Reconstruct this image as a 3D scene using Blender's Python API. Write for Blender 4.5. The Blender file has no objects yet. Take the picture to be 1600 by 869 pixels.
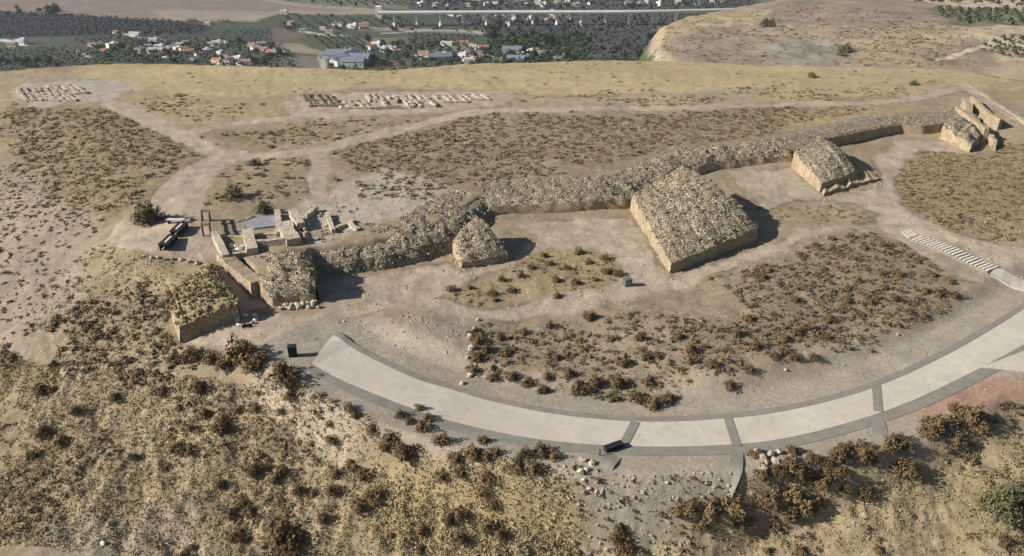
import bpy, math, random
import numpy as np
random.seed(7); rng = np.random.default_rng(11)
SC = bpy.context.scene; COL = SC.collection
# ------------------------------------------------------------------ camera maths
CZ = 40.0; PITCH = math.radians(25.5); F = 1230.0
cp, sp = math.cos(PITCH), math.sin(PITCH)
def ray(px, py):
    a = (px - 800.0); b = (434.5 - py)
    return a, F*cp + b*sp, -F*sp + b*cp
def P(px, py, z=0.0):
    dx, dy, dz = ray(px, py); t = (z - CZ)/dz
    return np.array([dx*t, dy*t, z])
# ------------------------------------------------------------------ numpy noise
def _h(ix, iy, s):
    n = (ix.astype(np.int64)*374761393 + iy.astype(np.int64)*668265263 + s*974634777) & 0xffffffff
    n = ((n ^ (n >> 13))*1274126177) & 0xffffffff
    return ((n ^ (n >> 16)) & 0xffff)/65535.0
def vnoise(x, y, s=0):
    x = np.asarray(x, float); y = np.asarray(y, float)
    ix = np.floor(x); iy = np.floor(y); fx = x-ix; fy = y-iy
    fx = fx*fx*(3-2*fx); fy = fy*fy*(3-2*fy)
    ix = ix.astype(np.int64); iy = iy.astype(np.int64)
    return (_h(ix,iy,s)*(1-fx)+_h(ix+1,iy,s)*fx)*(1-fy)+(_h(ix,iy+1,s)*(1-fx)+_h(ix+1,iy+1,s)*fx)*fy
def fbm(x, y, sc, o=4, s=0):
    v = 0; a = 1; t = 0; x = np.asarray(x,float)/sc; y = np.asarray(y,float)/sc
    for k in range(o):
        v = v + a*(vnoise(x+17.3*k, y-9.1*k, s+k)-.5); t += a; a *= .55; x = x*2.03; y = y*2.03
    return v/t*2
def sstep(a, b, x):
    t = np.clip((x-a)/(b-a), 0, 1); return t*t*(3-2*t)
# ------------------------------------------------------------------ terrain
class TPS:
    def __init__(s, pts):
        s.p = np.array([P(*q)[:2] for q in pts])/50; v = np.array([q[2] for q in pts], float)
        n = len(pts); K = s.k(s.p, s.p) + np.eye(n)*2e-3
        A = np.zeros((n+3, n+3)); A[:n,:n] = K; A[:n,n] = 1; A[:n,n+1:] = s.p; A[n,:n] = 1; A[n+1:,:n] = s.p.T
        s.w = np.linalg.solve(A, np.r_[v, 0, 0, 0]); s.n = n
    def k(s, a, b):
        d2 = ((a[:,None]-b[None])**2).sum(-1); return .5*d2*np.log(d2+1e-9)
    def __call__(s, x, y):
        x = np.ravel(x)/50; y = np.ravel(y)/50; out = np.empty(x.size)
        for i in range(0, x.size, 40000):
            q = np.stack([x[i:i+40000], y[i:i+40000]], -1)
            out[i:i+40000] = s.k(q, s.p)@s.w[:s.n] + s.w[s.n] + q@s.w[s.n+1:]
        return out
SIDE = [(0,450,-.9),(0,600,-4),(-300,450,-4),(-300,600,-8),(0,300,1.2),(-300,300,-3),(100,430,.2),(-300,200,-1),(0,200,2.6),(1800,250,1),(1900,400,-1),(2000,600,-5)]
LOWER = TPS(SIDE+[(450,520,0),(400,520,0),(350,530,-.2),(520,500,0),(560,440,.2),(700,420,.3),(640,470,0),(830,360,.5),(950,360,.5),(850,430,0),(950,470,-.2),
 (1100,420,0),(1050,440,0),(1200,390,0),(1200,300,.5),(1240,320,.2),(1330,310,.2),(1400,270,.5),(1440,220,.8),(1520,250,.5),(1580,230,.8),(1500,300,.5),(1600,350,.3),(1600,280,.8),
 (1420,370,0),(1600,450,-1),(1500,440,-.6),(1600,470,-1.3),(560,490,0),(740,500,-.3),(900,490,-.3),(1100,450,.1),(850,560,-1.1),(1000,520,-.3),(1200,450,.7),(1350,420,.4),(1300,520,-.8),
 (1000,620,-2),(1480,520,-1.2),(510,555,-.3),(600,595,-1),(700,630,-1.7),(800,655,-2.1),(950,675,-2.4),(1100,672,-2.5),(1250,648,-2.3),(1400,610,-2),(1500,570,-1.8),(1600,515,-1.5),
 (450,600,-2),(560,650,-3),(700,720,-4),(900,740,-4),(1100,740,-4.1),(1300,720,-3.9),(1500,660,-3.1),(1600,620,-2.3),(0,869,-9.5),(300,869,-9.3),(600,869,-9),(900,869,-8.7),(1200,869,-8.3),
 (1600,869,-7.8),(200,600,-3),(350,590,-1.8),(200,500,-1),(0,700,-6),(250,700,-5.4),(1900,869,-8),(-300,869,-11),(800,300,1.5),(1200,240,1.5)])
UPPER = TPS(SIDE+[(264,472,1.3),(240,455,1.5),(210,478,.3),(326,415,2.8),(290,440,2.2),(345,440,2.6),(150,430,1.6),(200,410,2.7),(100,330,2.4),(200,380,3),(300,400,3),(350,390,3),(500,350,3),(640,330,3),(800,290,3),(1000,240,3),(1200,220,3),(1400,180,3),(1500,150,3),(1600,160,2.3),
 (200,250,3),(0,200,2.6),(400,230,3),(0,130,3),(200,125,3.4),(400,120,3.6),(800,120,3.6),(1200,120,3.4),(1500,125,3),(600,160,3.3),(1000,160,3.2),(450,430,3),(900,330,3),(1300,230,3)])
WALLPX = [(-400,470),(150,462),(225,482),(266,500),(278,508),(362,486),(395,480),(430,483),(493,467),(499,454),(512,441),(600,428),(700,402),(780,346),(990,332),(1120,275),(1250,262),(1300,236),(1405,216),(1478,206),(1560,205),(1650,215),(2100,260)]
WALL = np.array([P(a,b,0)[:2] for a,b in WALLPX])
def segdist(x, y, pl, side=False, param=False):
    best = np.full(x.shape, 1e18); sg = np.zeros(x.shape); pr = np.zeros(x.shape)
    for i in range(len(pl)-1):
        a = pl[i]; b = pl[i+1]; d = b-a; L = d@d+1e-12
        t = np.clip(((x-a[0])*d[0]+(y-a[1])*d[1])/L, 0, 1)
        ex = x-a[0]-t*d[0]; ey = y-a[1]-t*d[1]; e = ex*ex+ey*ey
        m = e < best; best = np.where(m, e, best)
        if side: sg = np.where(m, np.sign(d[0]*ey-d[1]*ex), sg)
        if param: pr = np.where(m, i+t, pr)
    r = np.sqrt(best)
    if side: return r*sg
    return (r, pr) if param else r
def polysd(x, y, pl):                               # >0 inside
    pl = np.asarray(pl); out = np.full(x.shape, -1e3)
    m0 = (x > pl[:,0].min()-12) & (x < pl[:,0].max()+12) & (y > pl[:,1].min()-12) & (y < pl[:,1].max()+12)
    if not m0.any(): return out
    xs = x[m0]; ys = y[m0]; d = segdist(xs, ys, np.vstack([pl, pl[:1]])); ins = np.zeros(xs.shape, bool)
    for i in range(len(pl)):
        a = pl[i]; b = pl[(i+1)%len(pl)]
        c = ((a[1] > ys) != (b[1] > ys)) & (xs < (b[0]-a[0])*(ys-a[1])/(b[1]-a[1]+1e-12)+a[0]); ins ^= c
    out[m0] = np.where(ins, d, -d); return out
def wallsd(x, y):
    d = segdist(x, y, WALL); pl = np.vstack([WALL, [[600,700],[-600,700]]]); ins = np.zeros(x.shape, bool)
    for i in range(len(pl)):
        a = pl[i]; b = pl[(i+1)%len(pl)]; ins ^= ((a[1] > y) != (b[1] > y)) & (x < (b[0]-a[0])*(y-a[1])/(b[1]-a[1]+1e-12)+a[0])
    return np.where(ins, d, -d)
GUL = np.array([P(*q)[:2] for q in ((1090,900,-8.5),(1160,850,-7.5),(1230,790,-6),(1300,735,-4.6),(1350,705,-3.9),(1400,690,-3.6))])
# the curved concrete road: edge pairs in the photo and its level
RU = [(521,526),(560,550),(640,588),(700,608),(770,628),(860,646),(950,656),(1030,659),(1110,656),(1200,647),(1300,626),(1385,598),(1460,564),(1530,526),(1600,482),(1700,415)]
RL = [(487,566),(530,590),(600,621),(672,648),(745,668),(840,686),(930,695),(1025,698),(1120,696),(1215,687),(1320,662),(1420,628),(1510,586),(1590,544),(1680,490),(1790,420)]
RZ = [-.25,-.6,-1.1,-1.6,-1.9,-2.1,-2.25,-2.35,-2.4,-2.35,-2.2,-2.0,-1.8,-1.6,-1.4,-1.2]
def catmull(pts, n=8):
    p = np.array(pts, float); p = np.vstack([2*p[0]-p[1], p, 2*p[-1]-p[-2]]); out = []
    for i in range(1, len(p)-2):
        for k in range(n):
            t = k/n; out.append(.5*((2*p[i])+(-p[i-1]+p[i+1])*t+(2*p[i-1]-5*p[i]+4*p[i+1]-p[i+2])*t*t+(-p[i-1]+3*p[i]-3*p[i+1]+p[i+2])*t**3))
    out.append(p[-2]); return np.array(out)
ru = catmull([P(a,b,z) for (a,b),z in zip(RU,RZ)]); rl = catmull([P(a,b,z) for (a,b),z in zip(RL,RZ)])
rc = (ru+rl)/2
for _ in range(60): rc[1:-1,2] = (rc[:-2,2]+2*rc[1:-1,2]+rc[2:,2])/4
_u = (rc[4]-rc[0])/np.linalg.norm(rc[4]-rc[0]); RCX = np.vstack([rc[0]-_u*5, rc])
def zroad(p):
    _, q = segdist(p[:,0], p[:,1], RCX[:,:2], param=True); z = np.zeros(len(p)); ws = 0
    for k in range(-4,5): z += np.interp(q+k*.8, range(len(RCX)), RCX[:,2])
    p = p.copy(); p[:,2] = z/9; return p
ru = zroad(ru); rl = zroad(rl)
ROADHW = np.linalg.norm((ru-rl)[:,:2], axis=1)/2
RAMP = np.array([P(405,505,0), P(392,480,.2), P(372,445,1.4), P(350,412,2.6), P(338,392,3)])
RAMPW = 1.75
EDGE = [(-500,118),(-200,116),(0,112),(100,106),(200,103),(300,104),(400,107),(500,111),(600,113),(660,110),(750,104),(900,100),(1040,99),(1200,104),(1320,107),(1500,108),(1560,116),(1650,128),(1900,150)]
_e = np.array([P(a,b,3.4)[:2] for a,b in EDGE]); E_TH = np.arctan2(_e[:,0], _e[:,1]); E_R = np.hypot(_e[:,0], _e[:,1])
HILLC = [(470,330),(560,700)]
def hfar(x, y):
    r = np.hypot(x, y); v = -100 + sstep(1080, 2300, r)*(1-sstep(-100,500,x)*.6)*75 + sstep(2200, 4000, r)*60*(.6+.6*fbm(x,y,1400,3,61))
    v = v + 3*fbm(x, y, 260, 3, 5)*sstep(1150,1500,r)
    # dry hill on the right, its left flank dropping to the river valley
    xl = np.interp(y, [250,330,412,463,544,600,700,950,1200], [75,80,84,83,99,128,222,330,420]) 
    m = sstep(-40, 4, x-xl)
    hill = -34 + 10*sstep(0,260,x-xl) - 15*sstep(640,1000,y) + 22*sstep(900,1500,y) + 3.5*fbm(x,y,75,4,9) + 1.2*fbm(x,y,16,3,19)
    hill = hill - 5*np.exp(-((y-330)/60)**2)
    return v*(1-m)+hill*m
def H0(x, y, detail=True):
    sh = np.shape(x); x = np.ravel(np.asarray(x,float)); y = np.ravel(np.asarray(y,float))
    r = np.hypot(x,y)+1e-6; th = np.arctan2(x,y); re = np.interp(th, E_TH, E_R)
    s = np.minimum(1, re/r); xn = x*s; yn = y*s
    lo = np.clip(LOWER(xn,yn),-30,6); up = np.clip(UPPER(xn,yn),-30,4.2)
    d = wallsd(xn, yn)
    w = np.interp(xn, [-48,-38], [9, 1.2]); off = np.interp(xn, [-48,-38], [0, 2.6])
    M = sstep(-1, 1, (d-off)/w); z = lo*(1-M)+up*M
    if detail:
        ra = sstep(3,9,segdist(xn,yn,rc[:,:2]))
        z = z + .30*fbm(xn,yn,9,4,1)*(.3+.7*ra) + .10*fbm(xn,yn,1.6,3,2)*ra
        bank = sstep(1,4,segdist(xn,yn,rc[:,:2]))*(1-sstep(-3,-1.2,z))
        z = z + bank*(.9*fbm(xn,yn,6,4,3)-.5*np.abs(fbm(xn,yn,2.2,3,4))) - .7*np.exp(-(segdist(xn,yn,GUL)/.9)**2)
    # ramp
    dr, pr = segdist(xn, yn, RAMP[:,:2], param=True)
    zr = np.interp(pr, range(len(RAMP)), RAMP[:,2]); m = 1-sstep(RAMPW, RAMPW+.3, dr); m = m*(pr > 0.02)
    z = z*(1-m)+zr*m
    # road bed
    hw = 3.6; dd, pr = segdist(xn, yn, RCX[:,:2], param=True); zz = np.interp(pr, range(len(RCX)), RCX[:,2])
    m = 1-sstep(hw+1.4, hw+4.2, dd); m = np.where((pr<=0)|(pr>=len(RCX)-1.001), m*(1-sstep(0,8,dd-2)), m)
    z = z*(1-m)+(zz-.07)*m
    # beyond the plateau edge
    t = r-re; far = hfar(x,y); L = np.where(th > .28, 110, 190); m = np.clip(t/L,0,1); m = (1-(1-m)**1.9)*sstep(0,.03,m)
    z = np.where(t > 0, z*(1-m)+far*m, z)
    return z.reshape(sh)
def G(px, py, r0=20.0, r1=6000.0):
    """first hit of the photo's ray with the ground (vectorised)"""
    px = np.atleast_1d(np.asarray(px,float)); py = np.atleast_1d(np.asarray(py,float))
    dx, dy, dz = ray(px, py); dx = dx+0*dz; hr = np.hypot(dx,dy); dx=dx/hr; dy=dy/hr; dz=np.minimum(dz/hr,-.03)
    rs = np.concatenate([np.arange(25,240,2.0), np.arange(240,480,8), np.geomspace(480,5000,160)])
    hit = np.full(px.shape, 5000.0); done = np.zeros(px.shape,bool); prev = np.full(px.shape, 25.0)
    X = dx[:,None]*rs; Y = dy[:,None]*rs; Z = CZ+dz[:,None]*rs
    below = Z <= H0(X, Y, False); i = np.argmax(below,1); none = ~below.any(1); i = np.where(none, len(rs)-1, i)
    lo = rs[np.maximum(i-1,0)]; hi = rs[i]
    for _ in range(14):
        m = (lo+hi)/2; b = CZ+dz*m <= H0(dx*m, dy*m, False); hi = np.where(b,m,hi); lo = np.where(b,lo,m)
    return np.stack([dx*hi, dy*hi, H0(dx*hi, dy*hi)], -1)
def Gp(pts): a = np.array(pts,float); return G(a[:,0], a[:,1])
# ------------------------------------------------------------------ materials
def mat(name):
    m = bpy.data.materials.new(name); m.use_nodes = True; nt = m.node_tree; b = nt.nodes['Principled BSDF']
    b.inputs['Roughness'].default_value = .9
    if 'Specular IOR Level' in b.inputs: b.inputs['Specular IOR Level'].default_value = .15
    return m, nt, b
def nd(nt, t, **k):
    n = nt.nodes.new(t)
    for a, v in k.items():
        if hasattr(n, a): setattr(n, a, v)
        else: n.inputs[a].default_value = v
    return n
def noise(nt, vec, scale, detail=4, rough=.6):
    n = nd(nt,'ShaderNodeTexNoise'); n.inputs['Scale'].default_value = scale; n.inputs['Detail'].default_value = detail; n.inputs['Roughness'].default_value = rough
    nt.links.new(vec, n.inputs['Vector']); return n.outputs['Fac']
def ramp(nt, fac, stops):
    r = nd(nt,'ShaderNodeValToRGB'); e = r.color_ramp.elements
    while len(e) < len(stops): e.new(.5)
    for q,(p,c) in zip(e,stops): q.position = p; q.color = (*c,1) if len(c)==3 else c
    nt.links.new(fac, r.inputs[0]); return r.outputs[0]
def mixc(nt, a, b, fac, mode='MIX'):
    m = nd(nt,'ShaderNodeMix'); m.data_type='RGBA'; m.blend_type = mode; m.clamp_factor = True
    for s, v in ((m.inputs[6],a),(m.inputs[7],b),(m.inputs[0],fac)):
        if hasattr(v,'links'): nt.links.new(v, s)
        else: s.default_value = v if not isinstance(v,tuple) else ((*v,1) if len(v)==3 else v)
    return m.outputs[2]
def math_(nt, op, a, b=0.0):
    m = nd(nt,'ShaderNodeMath'); m.operation = op
    for s, v in ((m.inputs[0],a),(m.inputs[1],b)):
        if hasattr(v,'links'): nt.links.new(v, s)
        else: s.default_value = v
    return m.outputs[0]
def bump(nt, b, h, dist, strength=1.0, prev=None):
    n = nd(nt,'ShaderNodeBump'); n.inputs['Distance'].default_value = dist; n.inputs['Strength'].default_value = strength
    nt.links.new(h, n.inputs['Height'])
    if prev is not None: nt.links.new(prev, n.inputs['Normal'])
    nt.links.new(n.outputs[0], b.inputs['Normal']); return n.outputs[0]
def pos(nt): return nd(nt,'ShaderNodeNewGeometry').outputs['Position']
def simple(name, c, var=.25, scale=3., bd=.02, rough=.9, obj=False):
    m, nt, b = mat(name); v = nd(nt,'ShaderNodeTexCoord').outputs['Object'] if obj else pos(nt)
    n = noise(nt, v, scale, 5, .65)
    lo = tuple(x*(1-var) for x in c); hi = tuple(min(1,x*(1+var)) for x in c)
    col = ramp(nt, n, [(.3,lo),(.7,hi)]); nt.links.new(col, b.inputs['Base Color']); b.inputs['Roughness'].default_value = rough
    if bd: bump(nt, b, noise(nt, v, scale*4, 4), bd)
    return m
def ground_mat():
    m, nt, b = mat('ground'); v = pos(nt)
    a = nd(nt,'ShaderNodeAttribute', attribute_name='Col').outputs['Color']
    q = nd(nt,'ShaderNodeAttribute', attribute_name='Cls'); sep = nd(nt,'ShaderNodeSeparateColor'); nt.links.new(q.outputs['Color'], sep.inputs[0])
    scrub, grass, far = sep.outputs[0], sep.outputs[1], sep.outputs[2]
    n1 = noise(nt, v, .35, 6, .7); n2 = noise(nt, v, 2.2, 6, .75); n3 = noise(nt, v, 6, 5, .85)
    k = ramp(nt, n1, [(.3,(.8,.8,.81)),(.7,(1.16,1.15,1.13))]); c = mixc(nt, a, k, 1.0, 'MULTIPLY')
    k = ramp(nt, n2, [(.3,(.74,.73,.72)),(.5,(1,1,1)),(.72,(1.25,1.23,1.2))]); c2 = mixc(nt, c, k, 1.0, 'MULTIPLY')
    nearf = math_(nt,'SUBTRACT',1.0,far)
    c = mixc(nt, c, c2, nearf)
    k = ramp(nt, n3, [(.3,(.68,.68,.68)),(.6,(1.1,1.1,1.1))]); c2 = mixc(nt, c, k, 1.0, 'MULTIPLY'); c = mixc(nt, c, c2, math_(nt,'MULTIPLY',nearf,.9))
    # dead scrub litter: dark clumps wherever scrub grows
    s = math_(nt,'MULTIPLY', ramp(nt, noise(nt, v, 1.1, 7, .78), [(.47,(0,0,0)),(.6,(1,1,1))]), scrub)
    litter = ramp(nt, noise(nt, v, .5, 3), [(.35,(.085,.068,.04)),(.65,(.13,.1,.055))])
    c = mixc(nt, c, litter, math_(nt,'MULTIPLY', s, .8))
    # yellow grass
    g = math_(nt,'MULTIPLY', ramp(nt, noise(nt, v, .8, 6, .75), [(.4,(0,0,0)),(.6,(1,1,1))]), grass)
    c = mixc(nt, c, (.37,.295,.17), math_(nt,'MULTIPLY', g, .6))
    # pale stones lying in the soil
    vo = nd(nt,'ShaderNodeTexVoronoi'); vo.inputs['Scale'].default_value = 2.6; nt.links.new(v, vo.inputs['Vector'])
    st = math_(nt,'LESS_THAN', vo.outputs['Distance'], math_(nt,'MULTIPLY', ramp(nt, noise(nt, v, .25, 3), [(.42,(0,0,0)),(.7,(.3,.3,.3))]), nearf))
    c = mixc(nt, c, (.52,.46,.38), math_(nt,'MULTIPLY', st, .7))
    nt.links.new(c, b.inputs['Base Color'])
    p = bump(nt, b, n2, .11, .7); bump(nt, b, n3, .05, .8, p)
    return m
def stone_mat(name, lo, hi, mortar, scale=2.0, bd=.12, flat=1.0, earth=.4):
    m, nt, b = mat(name); v = pos(nt)
    mp = nd(nt,'ShaderNodeMapping'); mp.inputs['Scale'].default_value = (1,1,flat); nt.links.new(v, mp.inputs['Vector'])
    vo = nd(nt,'ShaderNodeTexVoronoi'); vo.inputs['Scale'].default_value = scale; nt.links.new(mp.outputs[0], vo.inputs['Vector'])
    ve = nd(nt,'ShaderNodeTexVoronoi'); ve.feature = 'DISTANCE_TO_EDGE'; ve.inputs['Scale'].default_value = scale; nt.links.new(mp.outputs[0], ve.inputs['Vector'])
    sep = nd(nt,'ShaderNodeSeparateColor'); nt.links.new(vo.outputs['Color'], sep.inputs[0])
    c = ramp(nt, sep.outputs[0], [(0,lo),(1,hi)])
    e = ramp(nt, ve.outputs['Distance'], [(.02,(0,0,0)),(.12,(1,1,1))]); c = mixc(nt, mortar, c, e)
    k = ramp(nt, noise(nt, v, .6, 6, .7), [(.3,(.72,.7,.66)),(.7,(1.2,1.2,1.2))]); c = mixc(nt, c, k, 1.0, 'MULTIPLY')
    ea = ramp(nt, noise(nt, v, .9, 6, .75), [(.5,(0,0,0)),(.64,(1,1,1))]); c = mixc(nt, c, (.345,.28,.19), math_(nt,'MULTIPLY',ea,earth))
    c = mixc(nt, c, ramp(nt, noise(nt, v, 5, 4, .8), [(.35,(.78,.77,.76)),(.65,(1.15,1.15,1.15))]), 1.0, 'MULTIPLY')
    nt.links.new(c, b.inputs['Base Color'])
    p = bump(nt, b, e, bd, .9); bump(nt, b, noise(nt, v, 7, 4), .05, .8, p)
    return m
def leaf_mat(name, c1, c2, rnd=True):
    m, nt, b = mat(name)
    if rnd:
        oi = nd(nt,'ShaderNodeObjectInfo').outputs['Random']; g = noise(nt, pos(nt), 3, 3)
        f = math_(nt,'ADD', math_(nt,'MULTIPLY',oi,.7), math_(nt,'MULTIPLY',g,.3)); c = ramp(nt, f, [(0,c1),(.5,tuple(.5*(p+q)*k for p,q,k in zip(c1,c2,(1.06,.99,.92)))),(1,c2)])
    else:
        a = nd(nt,'ShaderNodeAttribute', attribute_name='Col').outputs['Color']
        c = mixc(nt, a, ramp(nt, noise(nt, pos(nt), 4, 3), [(.3,(.75,.75,.75)),(.7,(1.25,1.25,1.25))]), 1., 'MULTIPLY')
    nt.links.new(c, b.inputs['Base Color']); b.inputs['Roughness'].default_value = .85
    return m
M = {
 'ground': ground_mat(),
 'road': None,
 'face': stone_mat('masonry', (.38,.30,.20), (.54,.44,.305), (.33,.26,.175), 3.3, .09, 1.7, .3),
 'rubble': stone_mat('rubble', (.255,.21,.15), (.50,.425,.315), (.14,.115,.08), 3.2, .17, 1.0, .5), 'grassy': simple('grassy_earth', (.27,.22,.13), .35, 1.4, .12),
 'earthface': stone_mat('earthy_masonry', (.36,.28,.185), (.45,.36,.245), (.37,.29,.19), 3.2, .06, 1.5, .5),
 'rock': simple('rock', (.33,.275,.21), .35, 1.7, .05),
 'pale': stone_mat('pale_stone', (.46,.40,.31), (.60,.53,.42), (.38,.325,.25), 3.0, .06, 1.4, .3),
 'whitest': simple('white_stone', (.72,.70,.66), .12, 2.),
 'kerb': simple('kerb_concrete', (.205,.19,.16), .16, 1.2, .02),
 'redpave': simple('red_paving', (.43,.30,.255), .18, 2.5, .02),
 'slate': simple('slate_floor', (.22,.22,.25), .3, 2.2, .03),
 'timber': simple('timber', (.07,.045,.03), .3, 6, .01),
 'brown': simple('brown_timber', (.17,.11,.07), .3, 6, .01),
 'panel': simple('panel_board', (.55,.54,.52), .08, 2, 0, .5),
 'black': simple('black_plastic', (.022,.022,.024), .2, 4, 0, .5),
 'bluebox': simple('blue_grey_metal', (.10,.112,.12), .2, 4, 0, .5),
 'concrete': simple('viaduct_concrete', (.70,.68,.64), .10, .3, .02),
 'white': simple('whitewash', (.58,.565,.53), .07, .4, 0),
 'cream': simple('cream_render', (.56,.49,.38), .1, .4, 0),
 'tread': simple('pale_step_stone', (.60,.55,.47), .12, 2.),
 'tile': simple('clay_tiles', (.30,.16,.10), .3, 1.2, .04),
 'tilegrey': simple('grey_roofing', (.30,.29,.28), .25, 1.2, .04),
 'tilewhite': simple('white_roofing', (.48,.47,.45), .12, 1.2, 0),
 'blueroof': simple('blue_sheeting', (.16,.185,.22), .25, .8, 0, .5),
 'glass': simple('dark_glass', (.03,.035,.04), .2, 2, 0, .2),
 'bark': simple('bark', (.10,.075,.05), .3, 6, .02),
 'shrub': leaf_mat('scrub_leaves', (.085,.064,.036), (.19,.135,.07)),
 'green': leaf_mat('green_leaves', (.075,.082,.042), (.125,.125,.065)),
 'tree': leaf_mat('tree_leaves', (.018,.026,.014), (.055,.068,.03)), 'lowstone': simple('foundation_stone', (.37,.315,.25), .25, 1.5, .05),
 'tuft': leaf_mat('tuft_leaves', (0,0,0), (0,0,0), False),
}
def road_mat():
    m, nt, b = mat('road_concrete'); v = pos(nt)
    c = ramp(nt, noise(nt, v, .5, 6, .7), [(.3,(.445,.395,.335)),(.7,(.52,.465,.40))])
    k = ramp(nt, noise(nt, v, 14, 3), [(.3,(.88,.88,.88)),(.7,(1.08,1.08,1.08))]); c = mixc(nt, c, k, 1., 'MULTIPLY')
    d = ramp(nt, noise(nt, v, 1.5, 7, .8), [(.50,(0,0,0)),(.66,(1,1,1))]); c = mixc(nt, c, (.33,.275,.21), math_(nt,'MULTIPLY',d,.6)); d = ramp(nt, noise(nt, v, .12, 5, .7), [(.45,(0,0,0)),(.6,(1,1,1))]); c = mixc(nt, c, (.37,.32,.26), math_(nt,'MULTIPLY',d,.45))
    nt.links.new(c, b.inputs['Base Color']); bump(nt, b, noise(nt, v, 10, 4), .015, .6); return m
M['road'] = road_mat()
# ------------------------------------------------------------------ mesh helpers
def mesh(name, V, Fc, m, parent=None, cols=None, smooth=False, attrs=None):
    me = bpy.data.meshes.new(name); V = np.asarray(V, np.float32)
    if isinstance(Fc, np.ndarray):
        n, k = Fc.shape; me.vertices.add(len(V)); me.vertices.foreach_set('co', V.ravel())
        me.loops.add(n*k); me.loops.foreach_set('vertex_index', Fc.astype(np.int32).ravel())
        me.polygons.add(n); me.polygons.foreach_set('loop_start', np.arange(0,n*k,k,dtype=np.int32)); me.polygons.foreach_set('loop_total', np.full(n,k,np.int32))
        me.update(calc_edges=True)
    else: me.from_pydata([tuple(map(float,v)) for v in V], [], [list(map(int,f)) for f in Fc])
    if attrs:
        for an, data in attrs.items():
            at = me.color_attributes.new(an, 'FLOAT_COLOR', 'POINT'); d = np.ones((len(V),4),np.float32); d[:,:3] = data; at.data.foreach_set('color', d.ravel())
    me.materials.append(m)
    me.polygons.foreach_set('use_smooth', np.full(len(me.polygons), bool(smooth) or name == 'stone_face'))
    me.update(); o = bpy.data.objects.new(name, me); COL.objects.link(o)
    if parent is not None: o.parent = parent
    return o
def tag(o, label=None, cat=None, group=None, kind=None):
    if label: o['label'] = label
    if cat: o['category'] = cat
    if group: o['group'] = group
    if kind: o['kind'] = kind
    return o
def empty(name, loc=(0,0,0), rz=0.0, **k):
    o = bpy.data.objects.new(name, None); COL.objects.link(o); o.location = [float(v) for v in loc]; o.rotation_euler = (0,0,float(rz)); o.empty_display_size = .3
    return tag(o, **k)
def copy_tree(o, parent=None):
    c = o.copy(); COL.objects.link(c); c.parent = parent
    for ch in list(o.children): copy_tree(ch, c)
    return c
class MB:
    def __init__(s): s.v = []; s.f = []
    def box(s, c, sz, rz=0, top=1.0, jit=0):
        i = len(s.v); ca, sa = math.cos(rz), math.sin(rz)
        for k in range(8):
            x = sz[0]/2*(1 if k&1 else -1); y = sz[1]/2*(1 if k&2 else -1); z = sz[2]/2*(1 if k&4 else -1)
            if k&4: x *= top; y *= top
            x += random.uniform(-jit,jit); y += random.uniform(-jit,jit); z += random.uniform(-jit,jit)
            s.v.append((c[0]+x*ca-y*sa, c[1]+x*sa+y*ca, c[2]+z))
        for f in ((0,2,3,1),(4,5,7,6),(0,1,5,4),(2,6,7,3),(0,4,6,2),(1,3,7,5)): s.f.append([i+q for q in f])
        return s
    def tube(s, a, b, ra, rb, n=8):
        a = np.array(a,float); b = np.array(b,float); d = b-a; d /= np.linalg.norm(d); u = np.cross(d,(0,0,1) if abs(d[2])<.9 else (1,0,0)); u /= np.linalg.norm(u); w = np.cross(d,u); i = len(s.v)
        for p, r in ((a,ra),(b,rb)):
            for k in range(n):
                t = 2*math.pi*k/n; s.v.append(tuple(p+r*(math.cos(t)*u+math.sin(t)*w)))
        for k in range(n): s.f.append([i+k, i+(k+1)%n, i+n+(k+1)%n, i+n+k])
        s.f.append([i+k for k in range(n)][::-1]); s.f.append([i+n+k for k in range(n)]); return s
    def build(s, name, m, parent=None): return mesh(name, s.v, s.f, m, parent)
def grid_faces(nr, nc):
    i = np.arange(nr-1)[:,None]*nc + np.arange(nc-1)[None]
    return np.stack([i, i+1, i+nc+1, i+nc], -1).reshape(-1,4)
# unit rock shapes
def ico():
    t = (1+5**.5)/2; v = np.array([(-1,t,0),(1,t,0),(-1,-t,0),(1,-t,0),(0,-1,t),(0,1,t),(0,-1,-t),(0,1,-t),(t,0,-1),(t,0,1),(-t,0,-1),(-t,0,1)],float)/1.9
    f = np.array([(0,11,5),(0,5,1),(0,1,7),(0,7,10),(0,10,11),(1,5,9),(5,11,4),(11,10,2),(10,7,6),(7,1,8),(3,9,4),(3,4,2),(3,2,6),(3,6,8),(3,8,9),(4,9,5),(2,4,11),(6,2,10),(8,6,7),(9,8,1)])
    return v, f
IV, IF = ico()
def rocks(pts, sizes, flat=.65):
    n = len(pts)
    if n == 0: return np.zeros((0,3)), np.zeros((0,3),int)
    V = IV[None]*(1+rng.uniform(-.28,.28,(n,12,1))); sc = rng.uniform(.7,1.3,(n,1,3)); sc[...,2] *= flat; V = V*sc*np.asarray(sizes)[:,None,None]*.5
    a = rng.uniform(0,6.28,n); tl = rng.uniform(-.5,.5,n); ca,sa = np.cos(a)[:,None],np.sin(a)[:,None]; ct,st = np.cos(tl)[:,None],np.sin(tl)[:,None]
    x,y,z = V[...,0],V[...,1],V[...,2]; y,z = y*ct-z*st, y*st+z*ct; x,y = x*ca-y*sa, x*sa+y*ca
    V = np.stack([x,y,z],-1)+np.asarray(pts)[:,None]
    Fc = IF[None]+12*np.arange(n)[:,None,None]; return V.reshape(-1,3), Fc.reshape(-1,3)
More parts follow.
